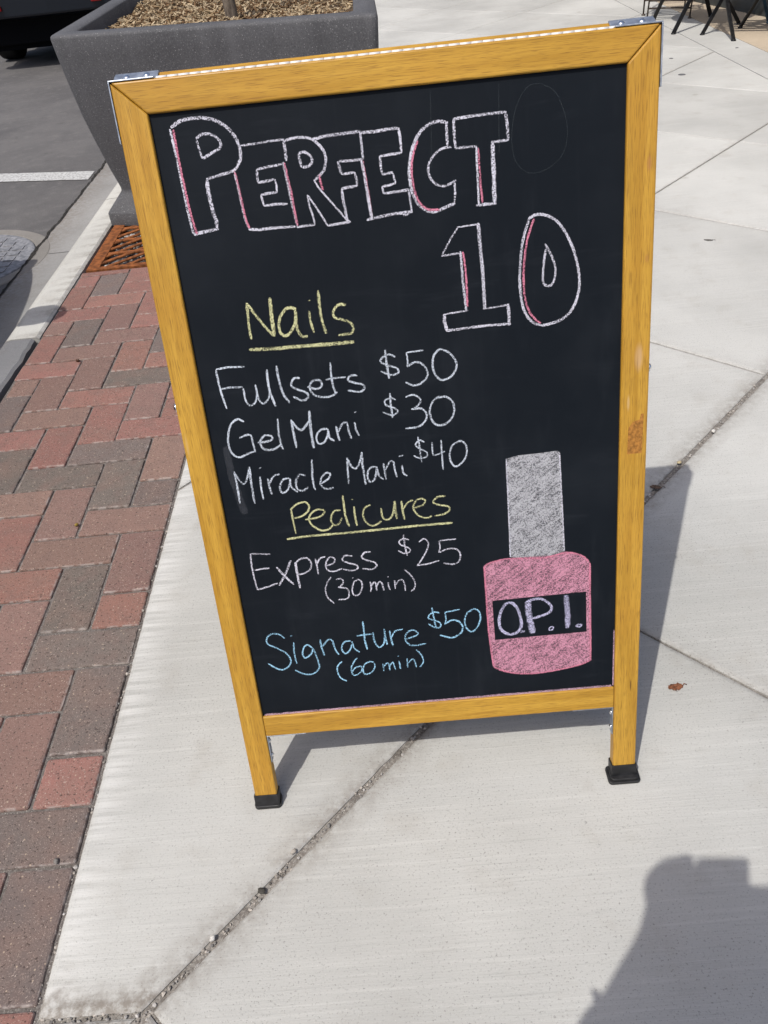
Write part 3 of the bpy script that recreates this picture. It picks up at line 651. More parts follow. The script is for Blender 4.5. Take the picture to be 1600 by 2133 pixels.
 ('miracle_price', 'paleblue', """0 24 125,5937 56,5969 -1,5912 47,5857 139,5798 134,5735 48,5718 -37,5764|0 28 41,6025 52,5857 63,5660|1 24 220,5925 217,5815 221,5739|0 24 221,5739 304,5756 383,5786|0 28 341,5946 340,5752 340,5528|0 30 566,5906 484,5852 443,5742 455,5627 509,5557 596,5600 662,5695 671,5821 625,5896 559,5907"""),
 ('pedicures', 'yellow', """0 32 -1774,5164 -1771,5010 -1757,4790|0 32 -1785,5154 -1678,5229 -1564,5244 -1522,5173 -1559,5096 -1654,5039 -1749,5024|0 32 -1599,4987 -1447,4999 -1369,5024 -1321,5086 -1389,5120 -1485,5089 -1547,5001 -1512,4888 -1397,4803 -1296,4812 -1228,4874|0 32 -1101,5078 -1189,5073 -1246,4971 -1223,4873 -1147,4879 -1094,4969|0 36 -1046,5296 -1046,5126 -1040,4964 -1008,4825|0 34 -910,5118 -913,4978 -900,4825|0 20 -931,5221 -911,5219|0 30 -682,5116 -760,5084 -801,4981 -764,4855 -669,4804 -556,4861|0 32 -544,5055 -533,4913 -462,4874 -392,4953 -348,5142|0 44 -350,5142 -351,5003 -342,4873|0 36 -255,5133 -252,4993 -239,4854|0 28 -246,5006 -168,5105 -97,5128|0 30 -102,5011 25,5041 69,5106 8,5141 -69,5104 -102,5005 -37,4891 72,4848 141,4873|0 32 345,5145 242,5144 175,5071 251,5024 368,4993 391,4937 311,4883 181,4869|0 40 -1893,4720 -1557,4737 -1053,4733 -550,4738 -48,4743 421,4739"""),
 ('express', 'white', """1 28 -2436,4543 -2449,4354 -2444,4182 -2426,3970|1 28 -2441,4546 -2298,4532 -2160,4512|1 28 -2414,4285 -2309,4297 -2206,4299|1 28 -2425,3976 -2277,4005 -2122,4051|0 36 -2102,4305 -2019,4168 -1895,4005|0 40 -1890,4389 -1973,4221 -2107,4012|0 40 -1828,4355 -1825,4177 -1816,3939|0 30 -1828,4335 -1755,4398 -1653,4402 -1608,4313 -1639,4216 -1736,4168 -1827,4160|0 30 -1541,4377 -1532,4248 -1527,4127|0 28 -1536,4277 -1478,4371 -1398,4394|0 26 -1421,4251 -1297,4282 -1271,4350 -1336,4379 -1397,4306 -1398,4192 -1300,4153 -1183,4187|0 28 -1019,4367 -1114,4385 -1164,4325 -1094,4270 -976,4221 -964,4168 -1045,4139 -1169,4175|0 28 -755,4406 -837,4405 -889,4340 -824,4283 -714,4237 -694,4178 -763,4134 -894,4156"""),
 ('express_price', 'white', """0 24 -203,4538 -277,4564 -343,4524 -311,4465 -214,4413 -206,4356 -284,4336 -366,4386|0 28 -272,4622 -268,4461 -246,4298|0 24 -68,4491 11,4536 61,4469 36,4360 -52,4214 -123,4121|0 24 -123,4127 32,4140 198,4175|1 24 453,4486 335,4487 216,4482|0 26 216,4482 221,4370 197,4305|0 28 196,4299 326,4345 439,4334 498,4258 479,4146 387,4099 256,4129"""),
 ('express_time', 'white', """0 26 -1357,4070 -1425,3978 -1460,3865 -1441,3745 -1362,3639|0 26 -1290,4022 -1212,4029 -1193,3969 -1239,3907 -1279,3896|0 26 -1266,3895 -1153,3863 -1130,3773 -1172,3697 -1295,3698|0 26 -1039,3959 -1078,3841 -1062,3751 -998,3745 -944,3827 -926,3928 -971,3990 -1044,3960|0 18 -1058,4022 -1036,4029|0 26 -808,3939 -803,3842 -820,3777|0 26 -804,3857 -758,3925 -730,3894 -730,3788|0 26 -723,3858 -681,3924 -644,3899 -627,3778|0 26 -553,3905 -553,3847 -534,3777|0 18 -556,3989 -539,3996|0 26 -461,3928 -460,3852 -460,3788|0 26 -455,3851 -397,3918 -345,3919 -321,3838 -319,3744|0 26 -310,4086 -224,3988 -174,3867 -190,3766 -242,3730"""),
 ('signature', 'blue', """0 30 -2158,3131 -2227,3205 -2344,3224 -2423,3148 -2413,3054 -2301,2980 -2169,2872 -2120,2741 -2176,2635 -2303,2600 -2467,2722|0 30 -2035,3053 -2052,2876 -2042,2679|0 18 -2070,3165 -2043,3165|0 30 -1771,2926 -1843,2990 -1904,2934 -1931,2833 -1900,2766 -1812,2820 -1761,2919|0 30 -1760,2925 -1727,2749 -1712,2588 -1802,2485 -1938,2482 -2082,2568|0 34 -1641,3060 -1633,2912 -1609,2778|0 30 -1621,2942 -1528,3042 -1464,3020 -1441,2877 -1394,2772|0 30 -1194,2993 -1289,2981 -1342,2877 -1304,2785 -1232,2825 -1183,2929|0 30 -1177,2982 -1155,2864 -1083,2784|0 32 -984,3306 -983,3141 -986,2987 -966,2823|0 24 -1103,3067 -1004,3076 -865,3077|0 30 -854,3104 -844,2942 -787,2842 -715,2897 -683,3034|0 32 -683,3148 -679,2987 -663,2877|0 30 -607,3109 -600,2979 -580,2846|0 26 -591,2994 -523,3095 -410,3114|0 30 -382,2941 -227,2988 -204,3041 -285,3086 -370,3027 -389,2927 -306,2825 -92,2834"""),
 ('signature_price', 'blue', """0 26 143,3332 65,3355 -3,3316 -20,3258 94,3200 149,3149 126,3090 48,3104 -32,3168|0 28 37,3438 52,3280 75,3074|0 24 438,3362 314,3347 216,3336|0 24 224,3338 226,3202 203,3135|0 30 203,3135 331,3192 433,3136 467,3035 408,2939 286,2896 120,2956|0 28 621,3344 547,3291 501,3175 520,3035 596,2966 678,3035 730,3167 717,3289 655,3346 568,3301"""),
 ('signature_time', 'blue', """0 26 -1363,2651 -1437,2576 -1453,2481 -1421,2365 -1334,2291|0 26 -1134,2689 -1203,2600 -1243,2492 -1221,2390 -1144,2402 -1081,2476 -1102,2536 -1186,2512 -1234,2449|0 26 -946,2606 -1031,2567 -1068,2474 -1049,2392 -967,2400 -890,2488 -894,2578 -961,2611|0 26 -762,2546 -758,2417|0 26 -754,2491 -694,2555 -670,2514 -668,2421|0 26 -664,2497 -612,2556 -598,2507 -581,2422|0 26 -516,2572 -505,2427|0 18 -530,2656 -511,2660|0 26 -392,2604 -397,2445|0 26 -386,2517 -313,2583 -281,2538 -268,2435|0 26 -243,2743 -174,2639 -155,2526 -214,2433"""),
 ('label_letters', 'lilac', """0 53 1171,3406 1095,3370 1026,3243 1001,3091 1032,2952 1147,2855|0 53 1147,2855 1260,2893 1322,3000 1305,3177 1251,3335 1171,3406|0 43 1310,2880 1339,2897 1371,2898|1 109 1428,3403 1433,3221 1456,3045 1490,2850|0 48 1385,3369 1494,3415 1627,3412 1738,3321 1770,3245 1723,3173 1588,3125 1487,3100|0 23 1722,2901 1753,2933 1790,2926 1778,2886 1735,2880 1722,2901|0 99 1978,3442 1990,3261 2002,3087 1996,2889|0 28 2114,2911 2165,2935 2203,2919 2173,2891 2114,2911"""),
 ('bottle_cap_outline', 'white', """1 25 1193,5595 1194,5348 1197,5098 1199,4582 1198,4133|1 25 1903,5613 1917,5277 1939,4682 1959,4152"""),
 ('bottle_outline', 'pink', """0 33 828,4021 831,3623 839,3049 861,2652 894,2335|0 33 825,4022 900,4063 1121,4106 1412,4090 1687,4071 1930,4116 2091,4103 2220,4040 2302,3955|0 33 2318,3936 2325,3284 2334,2702 2336,2311|0 33 893,2321 1028,2240 1276,2167 1570,2150 1915,2184 2174,2232 2345,2300"""),
 ('ghost', 'ghost', """0 11 1727,9991 1592,9973 1480,9839 1415,9651 1391,9430 1429,9225 1543,9099 1682,9077 1850,9133 1990,9272 2030,9494 1979,9719 1887,9897 1727,9991"""),
 ('ghost', 'ghost', """1 11 1266,10027 1253,9715 1243,9318"""),
 ('ghost', 'ghost', """1 11 496,10041 481,9691 459,9241"""),
 ('edge_streak', 'edge_streak', """0 117 -2510,6135 -2498,5760 -2446,5372 -2402,5153"""),  # broad, faint pale streak down the left edge of the board
]
CHALK_AREAS = {'cap': [(1187, 5595), (1360, 5630), (1636, 5632), (1873, 5644), (1914, 5612), (1923, 5276), (1932, 5025), (1942, 4682), (1956, 4419), (1966, 4148), (1817, 4103), (1671, 4086), (1412, 4095), (1198, 4124), (1193, 4407), (1192, 4670), (1196, 5098)], 'body_top': [(812, 4023), (892, 4069), (1121, 4114), (1412, 4095), (1671, 4082), (1817, 4100), (1966, 4143), (2091, 4112), (2220, 4054), (2305, 3970), (2335, 3879), (2337, 3472), (2268, 3468), (915, 3453), (832, 3450), (823, 3624)], 'body_left': [(832, 3450), (915, 3453), (929, 2788), (844, 2783), (831, 3050)], 'body_right': [(2268, 3468), (2337, 3472), (2345, 2799), (2278, 2796)], 'body_bottom': [(844, 2783), (929, 2788), (1582, 2794), (2278, 2796), (2345, 2799), (2353, 2299), (2174, 2215), (1915, 2170), (1569, 2133), (1276, 2153), (1019, 2230), (876, 2327), (853, 2593)]}

# ================================================================== the chalkboard A-frame sign
SX, SY, SRZ = .02136, .65634, -.00211
BT = .308608; HH = 1.04449; HW = .305; FS, FT, RB, RT, TH = .0357, .0345, .1424, .1790, .018
sign = empty('sandwich_board', (SX, SY, 0), SRZ)
tag(sign, 'oak framed A-frame chalkboard sign with hand drawn nail salon prices standing on the pavement', 'sandwich board')
ROTF = (-BT, 0, 0); ROTB = (BT, 0, 0)
YB = 2*HH*math.sin(BT)+2*TH*math.cos(BT)          # ground line of the rear panel's outer face
def sp(name, bm, mat, rear=False, bevel=0, seg=2, smooth=False):
    o = obj(name, bm, mat, sign, bevel=bevel, seg=seg, smooth=smooth)
    o.rotation_euler = ROTB if rear else ROTF
    if rear: o.location = (0, YB, 0)
    return o
for rear in (False, True):
    d0, d1 = (0, TH) if not rear else (-TH, 0)
    for s in (-1, 1):
        bm = bmesh.new(); g = .00025
        prism(bm, [(s*HW, .014), (s*HW, HH-g*2), (s*(HW-FS), HH-FT-g*2), (s*(HW-FS), .014)], d0, d1)
        sp('stile', bm, WOODZ, rear, .0022, 3)
        # rubber foot: a sleeve round the end of the stile and a base on the ground
        bm = bmesh.new(); e = .0019
        xa, xb = sorted((s*(HW+e), s*(HW-FS-e)))
        vs = box(bm, xa, xb, d0-e, d1+e, .005, .031 if s > 0 else .029)
        mt = (Matrix.Translation((0, YB, 0)) if rear else Matrix()) @ Matrix.Rotation(BT if rear else -BT, 4, 'X')
        for v in vs: v.co = mt @ v.co
        big = s > 0
        px = .0055 if big else .002; py0 = (.0060 if big else -.001); yc0 = YB-.017 if rear else .0; 
        ya, yb = (-py0-.002, .024) if not rear else (YB-.024, YB+py0+.002)
        r = .006; xa -= px; xb += px
        pts = []
        for qx, qy, a0 in ((xb-r, yb-r, 0), (xa+r, yb-r, 90), (xa+r, ya+r, 180), (xb-r, ya+r, 270)):
            for k in range(5): an = math.radians(a0+k*22.5); pts.append((qx+r*math.cos(an), qy+r*math.sin(an)))
        prism(bm, pts, .0004, .0062 if big else .0085, 'z')
        if big:      # moulded step between sleeve and base
            prism(bm, [(x*.86+(xa+xb)/2*.14, y*.84+(ya+yb)/2*.16) for x, y in pts], .0055, .012, 'z')
        obj('rubber_foot', bm, RUBBER, sign, bevel=.0012)
        # bolt of the hidden spreader, domed head on the outer edge of the stile
        bm = bmesh.new(); R_ = Matrix.Rotation(math.radians(90*s), 4, 'Y')
        lathe(bm, ((.0060, 0), (.0060, .0016), (.0048, .0034), (.0024, .0046), (.0006, .0049)), 14, Matrix.Translation((s*HW, (d0+d1)/2, .664 if s > 0 else .671)) @ R_)
        sp('bolt', bm, SCREW, rear)
    bm = bmesh.new(); g = .00025
    prism(bm, [(-HW+2*g, HH), (HW-2*g, HH), (HW-FS, HH-FT), (-HW+FS, HH-FT)], d0, d1)
    sp('top_rail', bm, WOODX, rear, .0022, 3)
    bm = bmesh.new(); prism(bm, [(-HW+FS+.0002, RB), (HW-FS-.0002, RB), (HW-FS-.0002, RT), (-HW+FS+.0002, RT)], d0+.0008, d1-.0008)
    sp('bottom_rail', bm, WOODX, rear, .0018, 3)
    bm = bmesh.new(); c0, c1 = (.005, .0105) if not rear else (-.0105, -.005)
    prism(bm, [(-HW+FS-.006, RT-.006), (HW-FS+.006, RT-.006), (HW-FS+.006, HH-FT+.006), (-HW+FS-.006, HH-FT+.006)], c0, c1)
    b = sp('chalkboard', bm, BOARD, rear)
    if not rear: board = b
# piano hinge along the top
ht = HH*math.cos(BT); hy = HH*math.sin(BT)
bm = bmesh.new()
x = -.256
while x < .255:
    tube(bm, [(x, 0, 0), (x+.0121, 0, 0)], .0026, 8); x += .0127
tube(bm, [(-.258, 0, 0), (.258, 0, 0)], .0017, 6)
o = obj('piano_hinge', bm, m_simple('hinge_steel', (.70, .70, .69), .6, .1, .4, 200, .06), sign); o.location = (0, hy+TH*math.cos(BT)+.0002, ht-.0038)
# folded steel corner plates with screws
for s in (-1, 1):
    bm = bmesh.new()
    a0, a1 = sorted((s*HW, s*(HW-.050)))
    def add(rear, *b):
        mt = (Matrix.Translation((0, YB, 0)) if rear else Matrix()) @ Matrix.Rotation(BT if rear else -BT, 4, 'X')
        for v in box(bm, *b): v.co = mt @ v.co
    add(True, a0, a1, -.0168, -.0006, HH+.0003, HH+.0022)
    add(False, a0-(.0017 if s < 0 else 0), a1+(.0017 if s > 0 else 0), -.0004, .0165, HH+.0003, HH+.0018)
    e0, e1 = sorted((s*(HW+.0003), s*(HW+.0019)))
    add(False, e0, e1, -.0004, .0168, HH-.062, HH+.0003)
    add(True, e0, e1, -.0168, -.0006, HH-.060, HH+.0003)
    pl = obj('corner_plate', bm, STEEL, sign, bevel=.0005)
    for q in (.014, .037):
        bm = bmesh.new()
        mt = Matrix.Translation((0, YB, 0)) @ Matrix.Rotation(BT, 4, 'X') @ Matrix.Translation((s*(HW-q), -.0088, HH+.0021))
        lathe(bm, ((.0038, 0), (.0036, .0006), (.0026, .0014), (.0008, .0017)), 14, mt)
        obj('screw', bm, SCREW, pl)
    # inside corner brace below the bottom rail
    bm = bmesh.new(); b0, b1 = .0025, .0155
    xi = s*(HW-FS)
    p0, p1 = sorted((xi-s*.0004, xi-s*.0020)); box(bm, p0, p1, b0, b1, RB-.052, RB-.0004)
    p0, p1 = sorted((xi-s*.0021, xi-s*.062)); box(bm, p0, p1, b0, b1, RB-.0022, RB-.0006)
    br = sp('corner_brace', bm, STEEL, False, .0003, 1)
    for q in (.014, .041):
        bm = bmesh.new(); mt = Matrix.Translation((xi-s*.0020, .009, RB-q)) @ Matrix.Rotation(math.radians(-90*s), 4, 'Y')
        lathe(bm, ((.0042, 0), (.0036, .0012), (.0022, .0024), (.0006, .0027)), 12, mt)
        obj('screw', bm, SCREW, br)

# ------------------------------------------------------------------ chalk on the board
CH = {
 'white': m_chalk('white_chalk', (.71, .70, .79), .94), 'paleblue': m_chalk('pale_chalk', (.66, .72, .81), .92), 'yellow': m_chalk('yellow_chalk', (.70, .69, .38), .93),
 'blue': m_chalk('blue_chalk', (.38, .68, .90), .95), 'pink': m_chalk('pink_chalk', (.70, .245, .345), .98), 'lilac': m_chalk('lilac_chalk', (.62, .60, .82), .92),
 'ghost': m_chalk('rubbed_out_chalk', (.10, .12, .13), .20), 'edge_streak': m_chalk('pale_streak', (.28, .29, .33), .10),
 'pinkfill': m_chalk('pink_chalk_rubbed', (.69, .325, .43), .86, True), 'whitefill': m_chalk('grey_chalk_rubbed', (.55, .55, .58), .85, True), 'dust': m_chalk('chalk_dust', (.62, .42, .52), .85)}
def smooth(pts, n=6):
    if len(pts) < 3: return pts
    P_ = [pts[0]*2-pts[1]]+pts+[pts[-1]*2-pts[-2]]; out = []
    for i in range(1, len(P_)-2):
        a, b, c, d = P_[i-1:i+3]
        for k in range(n):
            t = k/n; out.append(.5*((2*b)+(c-a)*t+(2*a-5*b+4*c-d)*t*t+(3*b-a-3*c+d)*t**3))
    out.append(pts[-1]); return out
CNT = [0]
def stroke(bm, LU, pts, w, straight, rg):
    pts = [Vector((x, z)) for x, z in pts]
    p = pts if straight else smooth(pts)
    # resample
    q = [p[0]]
    for a, b in zip(p, p[1:]):
        L = (b-a).length; m = max(1, int(L/.0022))
        for k in range(1, m+1): q.append(a.lerp(b, k/m))
    CNT[0] += 1; d = .005-.00025-(CNT[0] % 45)*.000018
    prev = None; ph = rg.random()*50; dens0 = rg.uniform(.35, .65)
    for i, c in enumerate(q):
        t = (q[min(i+1, len(q)-1)]-q[max(i-1, 0)])
        t = t.normalized() if t.length > 1e-9 else Vector((1, 0)); n = Vector((-t.y, t.x))
        ww = w*.5*(1+.16*noise.noise(Vector((i*.13, ph, 0)))); e = min(i, len(q)-1-i)
        if e < 2: ww *= (.62, .9)[e]
        dens = dens0+.45*noise.noise(Vector((i*.07, ph, 7)))
        j = n*(w*.10*noise.noise(Vector((i*.5, ph, 3))))
        a = bm.verts.new((c.x+n.x*ww+j.x, d, c.y+n.y*ww+j.y)); b = bm.verts.new((c.x-n.x*ww+j.x, d, c.y-n.y*ww+j.y))
        if prev:
            try: f = bm.faces.new((prev[0], prev[1], b, a))
            except ValueError: f = None
            if f:
                for lp, uv in zip(f.loops, ((prev[2], 1), (prev[2], -1), (dens, -1), (dens, 1))): lp[LU].uv = uv
        prev = (a, b, dens)
NAMES = {'title': 'chalk_title', 'number': 'chalk_number', 'title_pink': 'chalk_shading', 'number_pink': 'chalk_shading', 'nails': 'chalk_heading', 'pedicures': 'chalk_heading', 'express_time': 'chalk_duration', 'signature_time': 'chalk_duration', 'label_letters': 'chalk_bottle_lettering', 'bottle_cap_outline': 'chalk_bottle_cap_outline', 'bottle_outline': 'chalk_bottle_outline', 'ghost': 'rubbed_out_chalk', 'edge_streak': 'pale_streak'}
LAB = {'title': 'large white outlined letters PERFECT', 'number': 'large white outlined number 10', 'nails': 'yellow underlined heading Nails', 'pedicures': 'yellow underlined heading Pedicures', 'fullsets': 'pale chalk word Fullsets', 'gelmani': 'pale chalk words Gel Mani', 'miracle': 'pale chalk word Miracle', 'miracle_2': 'pale chalk word Mani', 'express': 'white chalk word Express', 'signature': 'blue chalk word Signature', 'fullsets_price': 'pale chalk price $50', 'gelmani_price': 'pale chalk price $30', 'miracle_price': 'pale chalk price $40', 'express_price': 'white chalk price $25', 'signature_price': 'blue chalk price $50', 'express_time': 'white note (30 min)', 'signature_time': 'blue note (60 min)', 'label_letters': 'lilac letters on the drawn bottle label'}
rg = random.Random(21)
for nm, colk, data in CHALK:
    bm = bmesh.new(); LU = bm.loops.layers.uv.new('UVMap')
    for s in data.split('|'):
        f = s.split(); st, w = int(f[0]), int(f[1])*.9e-4
        stroke(bm, LU, [tuple(int(c)*1e-4 for c in p.split(',')) for p in f[2:]], w, st, rg)
    o = obj(NAMES.get(nm, 'chalk_price' if nm.endswith('price') else 'chalk_service_name'), bm, CH[colk], board)
    if nm in LAB: o['label'] = LAB[nm]
for key, parts, colk in (('chalk_bottle_cap', ('cap',), 'whitefill'), ('chalk_bottle_body', ('body_top', 'body_left', 'body_right', 'body_bottom'), 'pinkfill')):
    bm = bmesh.new()
    for p in parts: bm.faces.new([bm.verts.new((x*1e-4, .005-.00014, z*1e-4)) for x, z in CHALK_AREAS[p]])
    bmesh.ops.triangulate(bm, faces=bm.faces[:])
    obj(key, bm, CH[colk], board)
# chalk dust settled along the lower edge of the board and on the rail
bm = bmesh.new(); LU = bm.loops.layers.uv.new('UVMap')
stroke(bm, LU, [(-.266, RT+.0012), (.266, RT+.0014)], .0052, 1, rg)
stroke(bm, LU, [(.2680, RT+.002), (.2680, RT+.10)], .0022, 1, rg)
obj('chalk_dust', bm, CH['dust'], board)
# scuffs on the right stile
bm = bmesh.new()
prism(bm, [(.2790, .552), (.2985, .552), (.2995, .606), (.2960, .606), (.2945, .5985), (.2860, .596), (.2800, .588)], -.0002, .001)
sp('tape_mark', bm, m_simple('tape_residue', (.36, .16, .035), .7, 0, .2, 220, .35))

# ================================================================== planter
PL = m_speckle('exposed_aggregate', (.090, .089, .093), (.15, .15, .15), (.38, .37, .37))
pz = .74
TF = [(-1.212, 3.538), (.066, 3.197), (.070, 4.70), (-1.206, 5.04)]          # top outline FL FR BR BL
pc = Vector((sum(p[0] for p in TF)/4, sum(p[1] for p in TF)/4))
planter = empty('planter', (pc.x, pc.y, 0)); tag(planter, 'large dark grey speckled concrete planter filled with wood chips at the kerb', 'planter')
BFL = Vector((-1.165, 3.405))
def ring_at(sc_x, sc_y, z, rad, dz=0):
    """outline scaled about the centre, rounded corners"""
    pts = [Vector((p[0]-pc.x, p[1]-pc.y)) for p in TF]; pts = [Vector((p.x*sc_x, p.y*sc_y)) for p in pts]
    out = []
    for i, p in enumerate(pts):
        a = (pts[i-1]-p).normalized(); b = (pts[(i+1) % 4]-p).normalized()
        for k in range(5):
            t = k/4; A = p+a*rad; B = p+b*rad
            q = A*(1-t)**2+p*2*t*(1-t)+B*t*t; out.append((q.x, q.y, z))
    return out
prof = [(.985, .985, 0, .02), (.985, .985, .050, .02), (.980, .980, .056, .02), (.895, .895, .112, .05), (.885, .885, .122, .05), (.884, .884, .135, .05), (.912, .91, .22, .05), (.943, .94, .34, .045), (.965, .963, .44, .04), (.983, .982, .56, .035), (.995, .995, .67, .03), (1, 1, pz-.012, .028), (.997, .997, pz-.004, .028), (.990, .990, pz, .028), (.872, .872, pz, .04), (.864, .864, pz-.006, .04), (.85, .85, pz-.14, .04)]
bm = bmesh.new(); rings = []
for p in prof: rings.append([bm.verts.new(q) for q in ring_at(*p)])
for a, b in zip(rings, rings[1:]):
    for k in range(20): bm.faces.new((a[k], a[(k+1) % 20], b[(k+1) % 20], b[k]))
bm.faces.new(rings[-1])
bmesh.ops.recalc_face_normals(bm, faces=bm.faces[:])
o = obj('tub', bm, PL, planter, smooth=True)
o.data.set_sharp_from_angle(angle=math.radians(50)) if hasattr(o.data, 'set_sharp_from_angle') else None
# wood chips
bm = bmesh.new(); LC = bm.loops.layers.float_color.new('col'); rm = random.Random(4)
mz = pz-.045
def in_tub(x, y, s=.855):
    pts = [Vector((p[0]*1.0-pc.x, p[1]-pc.y))*s for p in TF]
    for i in range(4):
        a, b = pts[i], pts[(i+1) % 4]
        if (b.x-a.x)*(y-a.y)-(b.y-a.y)*(x-a.x) < 0: return False
    return True
inner = [bm.verts.new((q[0], q[1], mz-.02)) for q in ring_at(.86, .86, 0, .04)]; f = bm.faces.new(inner)
for lp in f.loops: lp[LC] = (.10, .065, .035, 1)
cnt = 0
while cnt < 6500:
    x, y = rm.uniform(-.62, .62), rm.uniform(-.95, .95)
    if not in_tub(x, y): continue
    cnt += 1
    L = rm.uniform(.008, .032)*(1.4 if rm.random() < .12 else 1); w = rm.uniform(.003, .009); h = rm.uniform(.002, .005)
    R3 = Matrix.Rotation(rm.uniform(0, 6.28), 3, 'Z') @ Matrix.Rotation(rm.gauss(0, .38), 3, 'Y') @ Matrix.Rotation(rm.uniform(0, 3), 3, 'X')
    mound = .030*noise.noise(Vector((x*3, y*3, 1))) - .018*(abs(x)/.55)**4
    c = Vector((x, y, mz+mound+rm.uniform(-.012, .010)))
    g = rm.random(); col = Vector((.29, .195, .10)).lerp(Vector((.62, .50, .33)), g) if rm.random() < .68 else Vector((.15, .085, .04))*(.6+g)
    vs = box(bm, -L/2, L/2, -w/2, w/2, -h/2, h/2); tp = rm.uniform(.4, 1)
    for v in vs:
        if v.co.x > 0: v.co.y *= tp
        v.co = R3 @ v.co + c
    for f in bm.faces[-6:] if False else {f for v in vs for f in v.link_faces}:
        for lp in f.loops: lp[LC] = (*col, 1)
o = obj('wood_chips', bm, m_vcol('bark_chip', .85)); o.location = (pc.x, pc.y, 0); tag(o, 'brown and tan wood chips filling the planter', 'mulch', None, 'stuff')

# young tree growing out of the chips
tx, ty = -.527, 3.86
tree = empty('young_tree', (tx, ty, mz)); tag(tree, 'young street tree with a thin brown trunk growing in the planter', 'tree')
a = N('bark'); p_ = a.map((1, 1, .25)); nn = a.noise(p_, 60, 4, .7); a.bump(nn, .6, .004)
BARK = a.done(a.mix(a.ramp(nn, .35, .65), (.075, .055, .040), (.20, .16, .12)), .85)
bm = bmesh.new(); rt = random.Random(9)
trunk = [(-.004, 0, -.06), (-.006, 0, .0), (-.018, .004, .25), (-.03, .0, .7), (-.035, .01, 1.2), (-.03, .02, 1.7), (-.03, .02, 2.5)]
tube(bm, trunk, [.032, .027, .025, .023, .021, .018, .006], 12)
tips = []
for k in range(16):
    z = 1.05+k*.085; an = k*2.4; L = .55*(1-.35*k/16)
    b0 = Vector((-.032, .015, z)); dr = Vector((math.cos(an), math.sin(an), .75)).normalized()
    pts = [b0]; 
    for i in range(1, 5): pts.append(b0+dr*L*i/4+Vector((rt.uniform(-.03, .03), rt.uniform(-.03, .03), .02*i)))
    tube(bm, pts, [.009, .007, .005, .0035, .002], 6); tips += pts[1:]
obj('trunk', bm, BARK, tree)
LEAF = m_simple('tree_leaf', (.060, .105, .028), .55, 0, .4, 30, .3)
bm = bmesh.new()
for b in tips:
    for _ in range(42):
        c = b+Vector((rt.gauss(0, .085), rt.gauss(0, .085), rt.gauss(0, .085)))
        R3 = Matrix.Rotation(rt.uniform(0, 6.28), 3, 'Z') @ Matrix.Rotation(rt.uniform(-.9, .9), 3, 'X'); L = rt.uniform(.022, .04)
        vs = [bm.verts.new(c+R3 @ Vector(q)) for q in ((0, 0, 0), (L*.35, L*.5, .004), (0, L*1.2, -.004), (-L*.35, L*.5, .004))]
        bm.faces.new(vs)
obj('crown', bm, LEAF, tree)

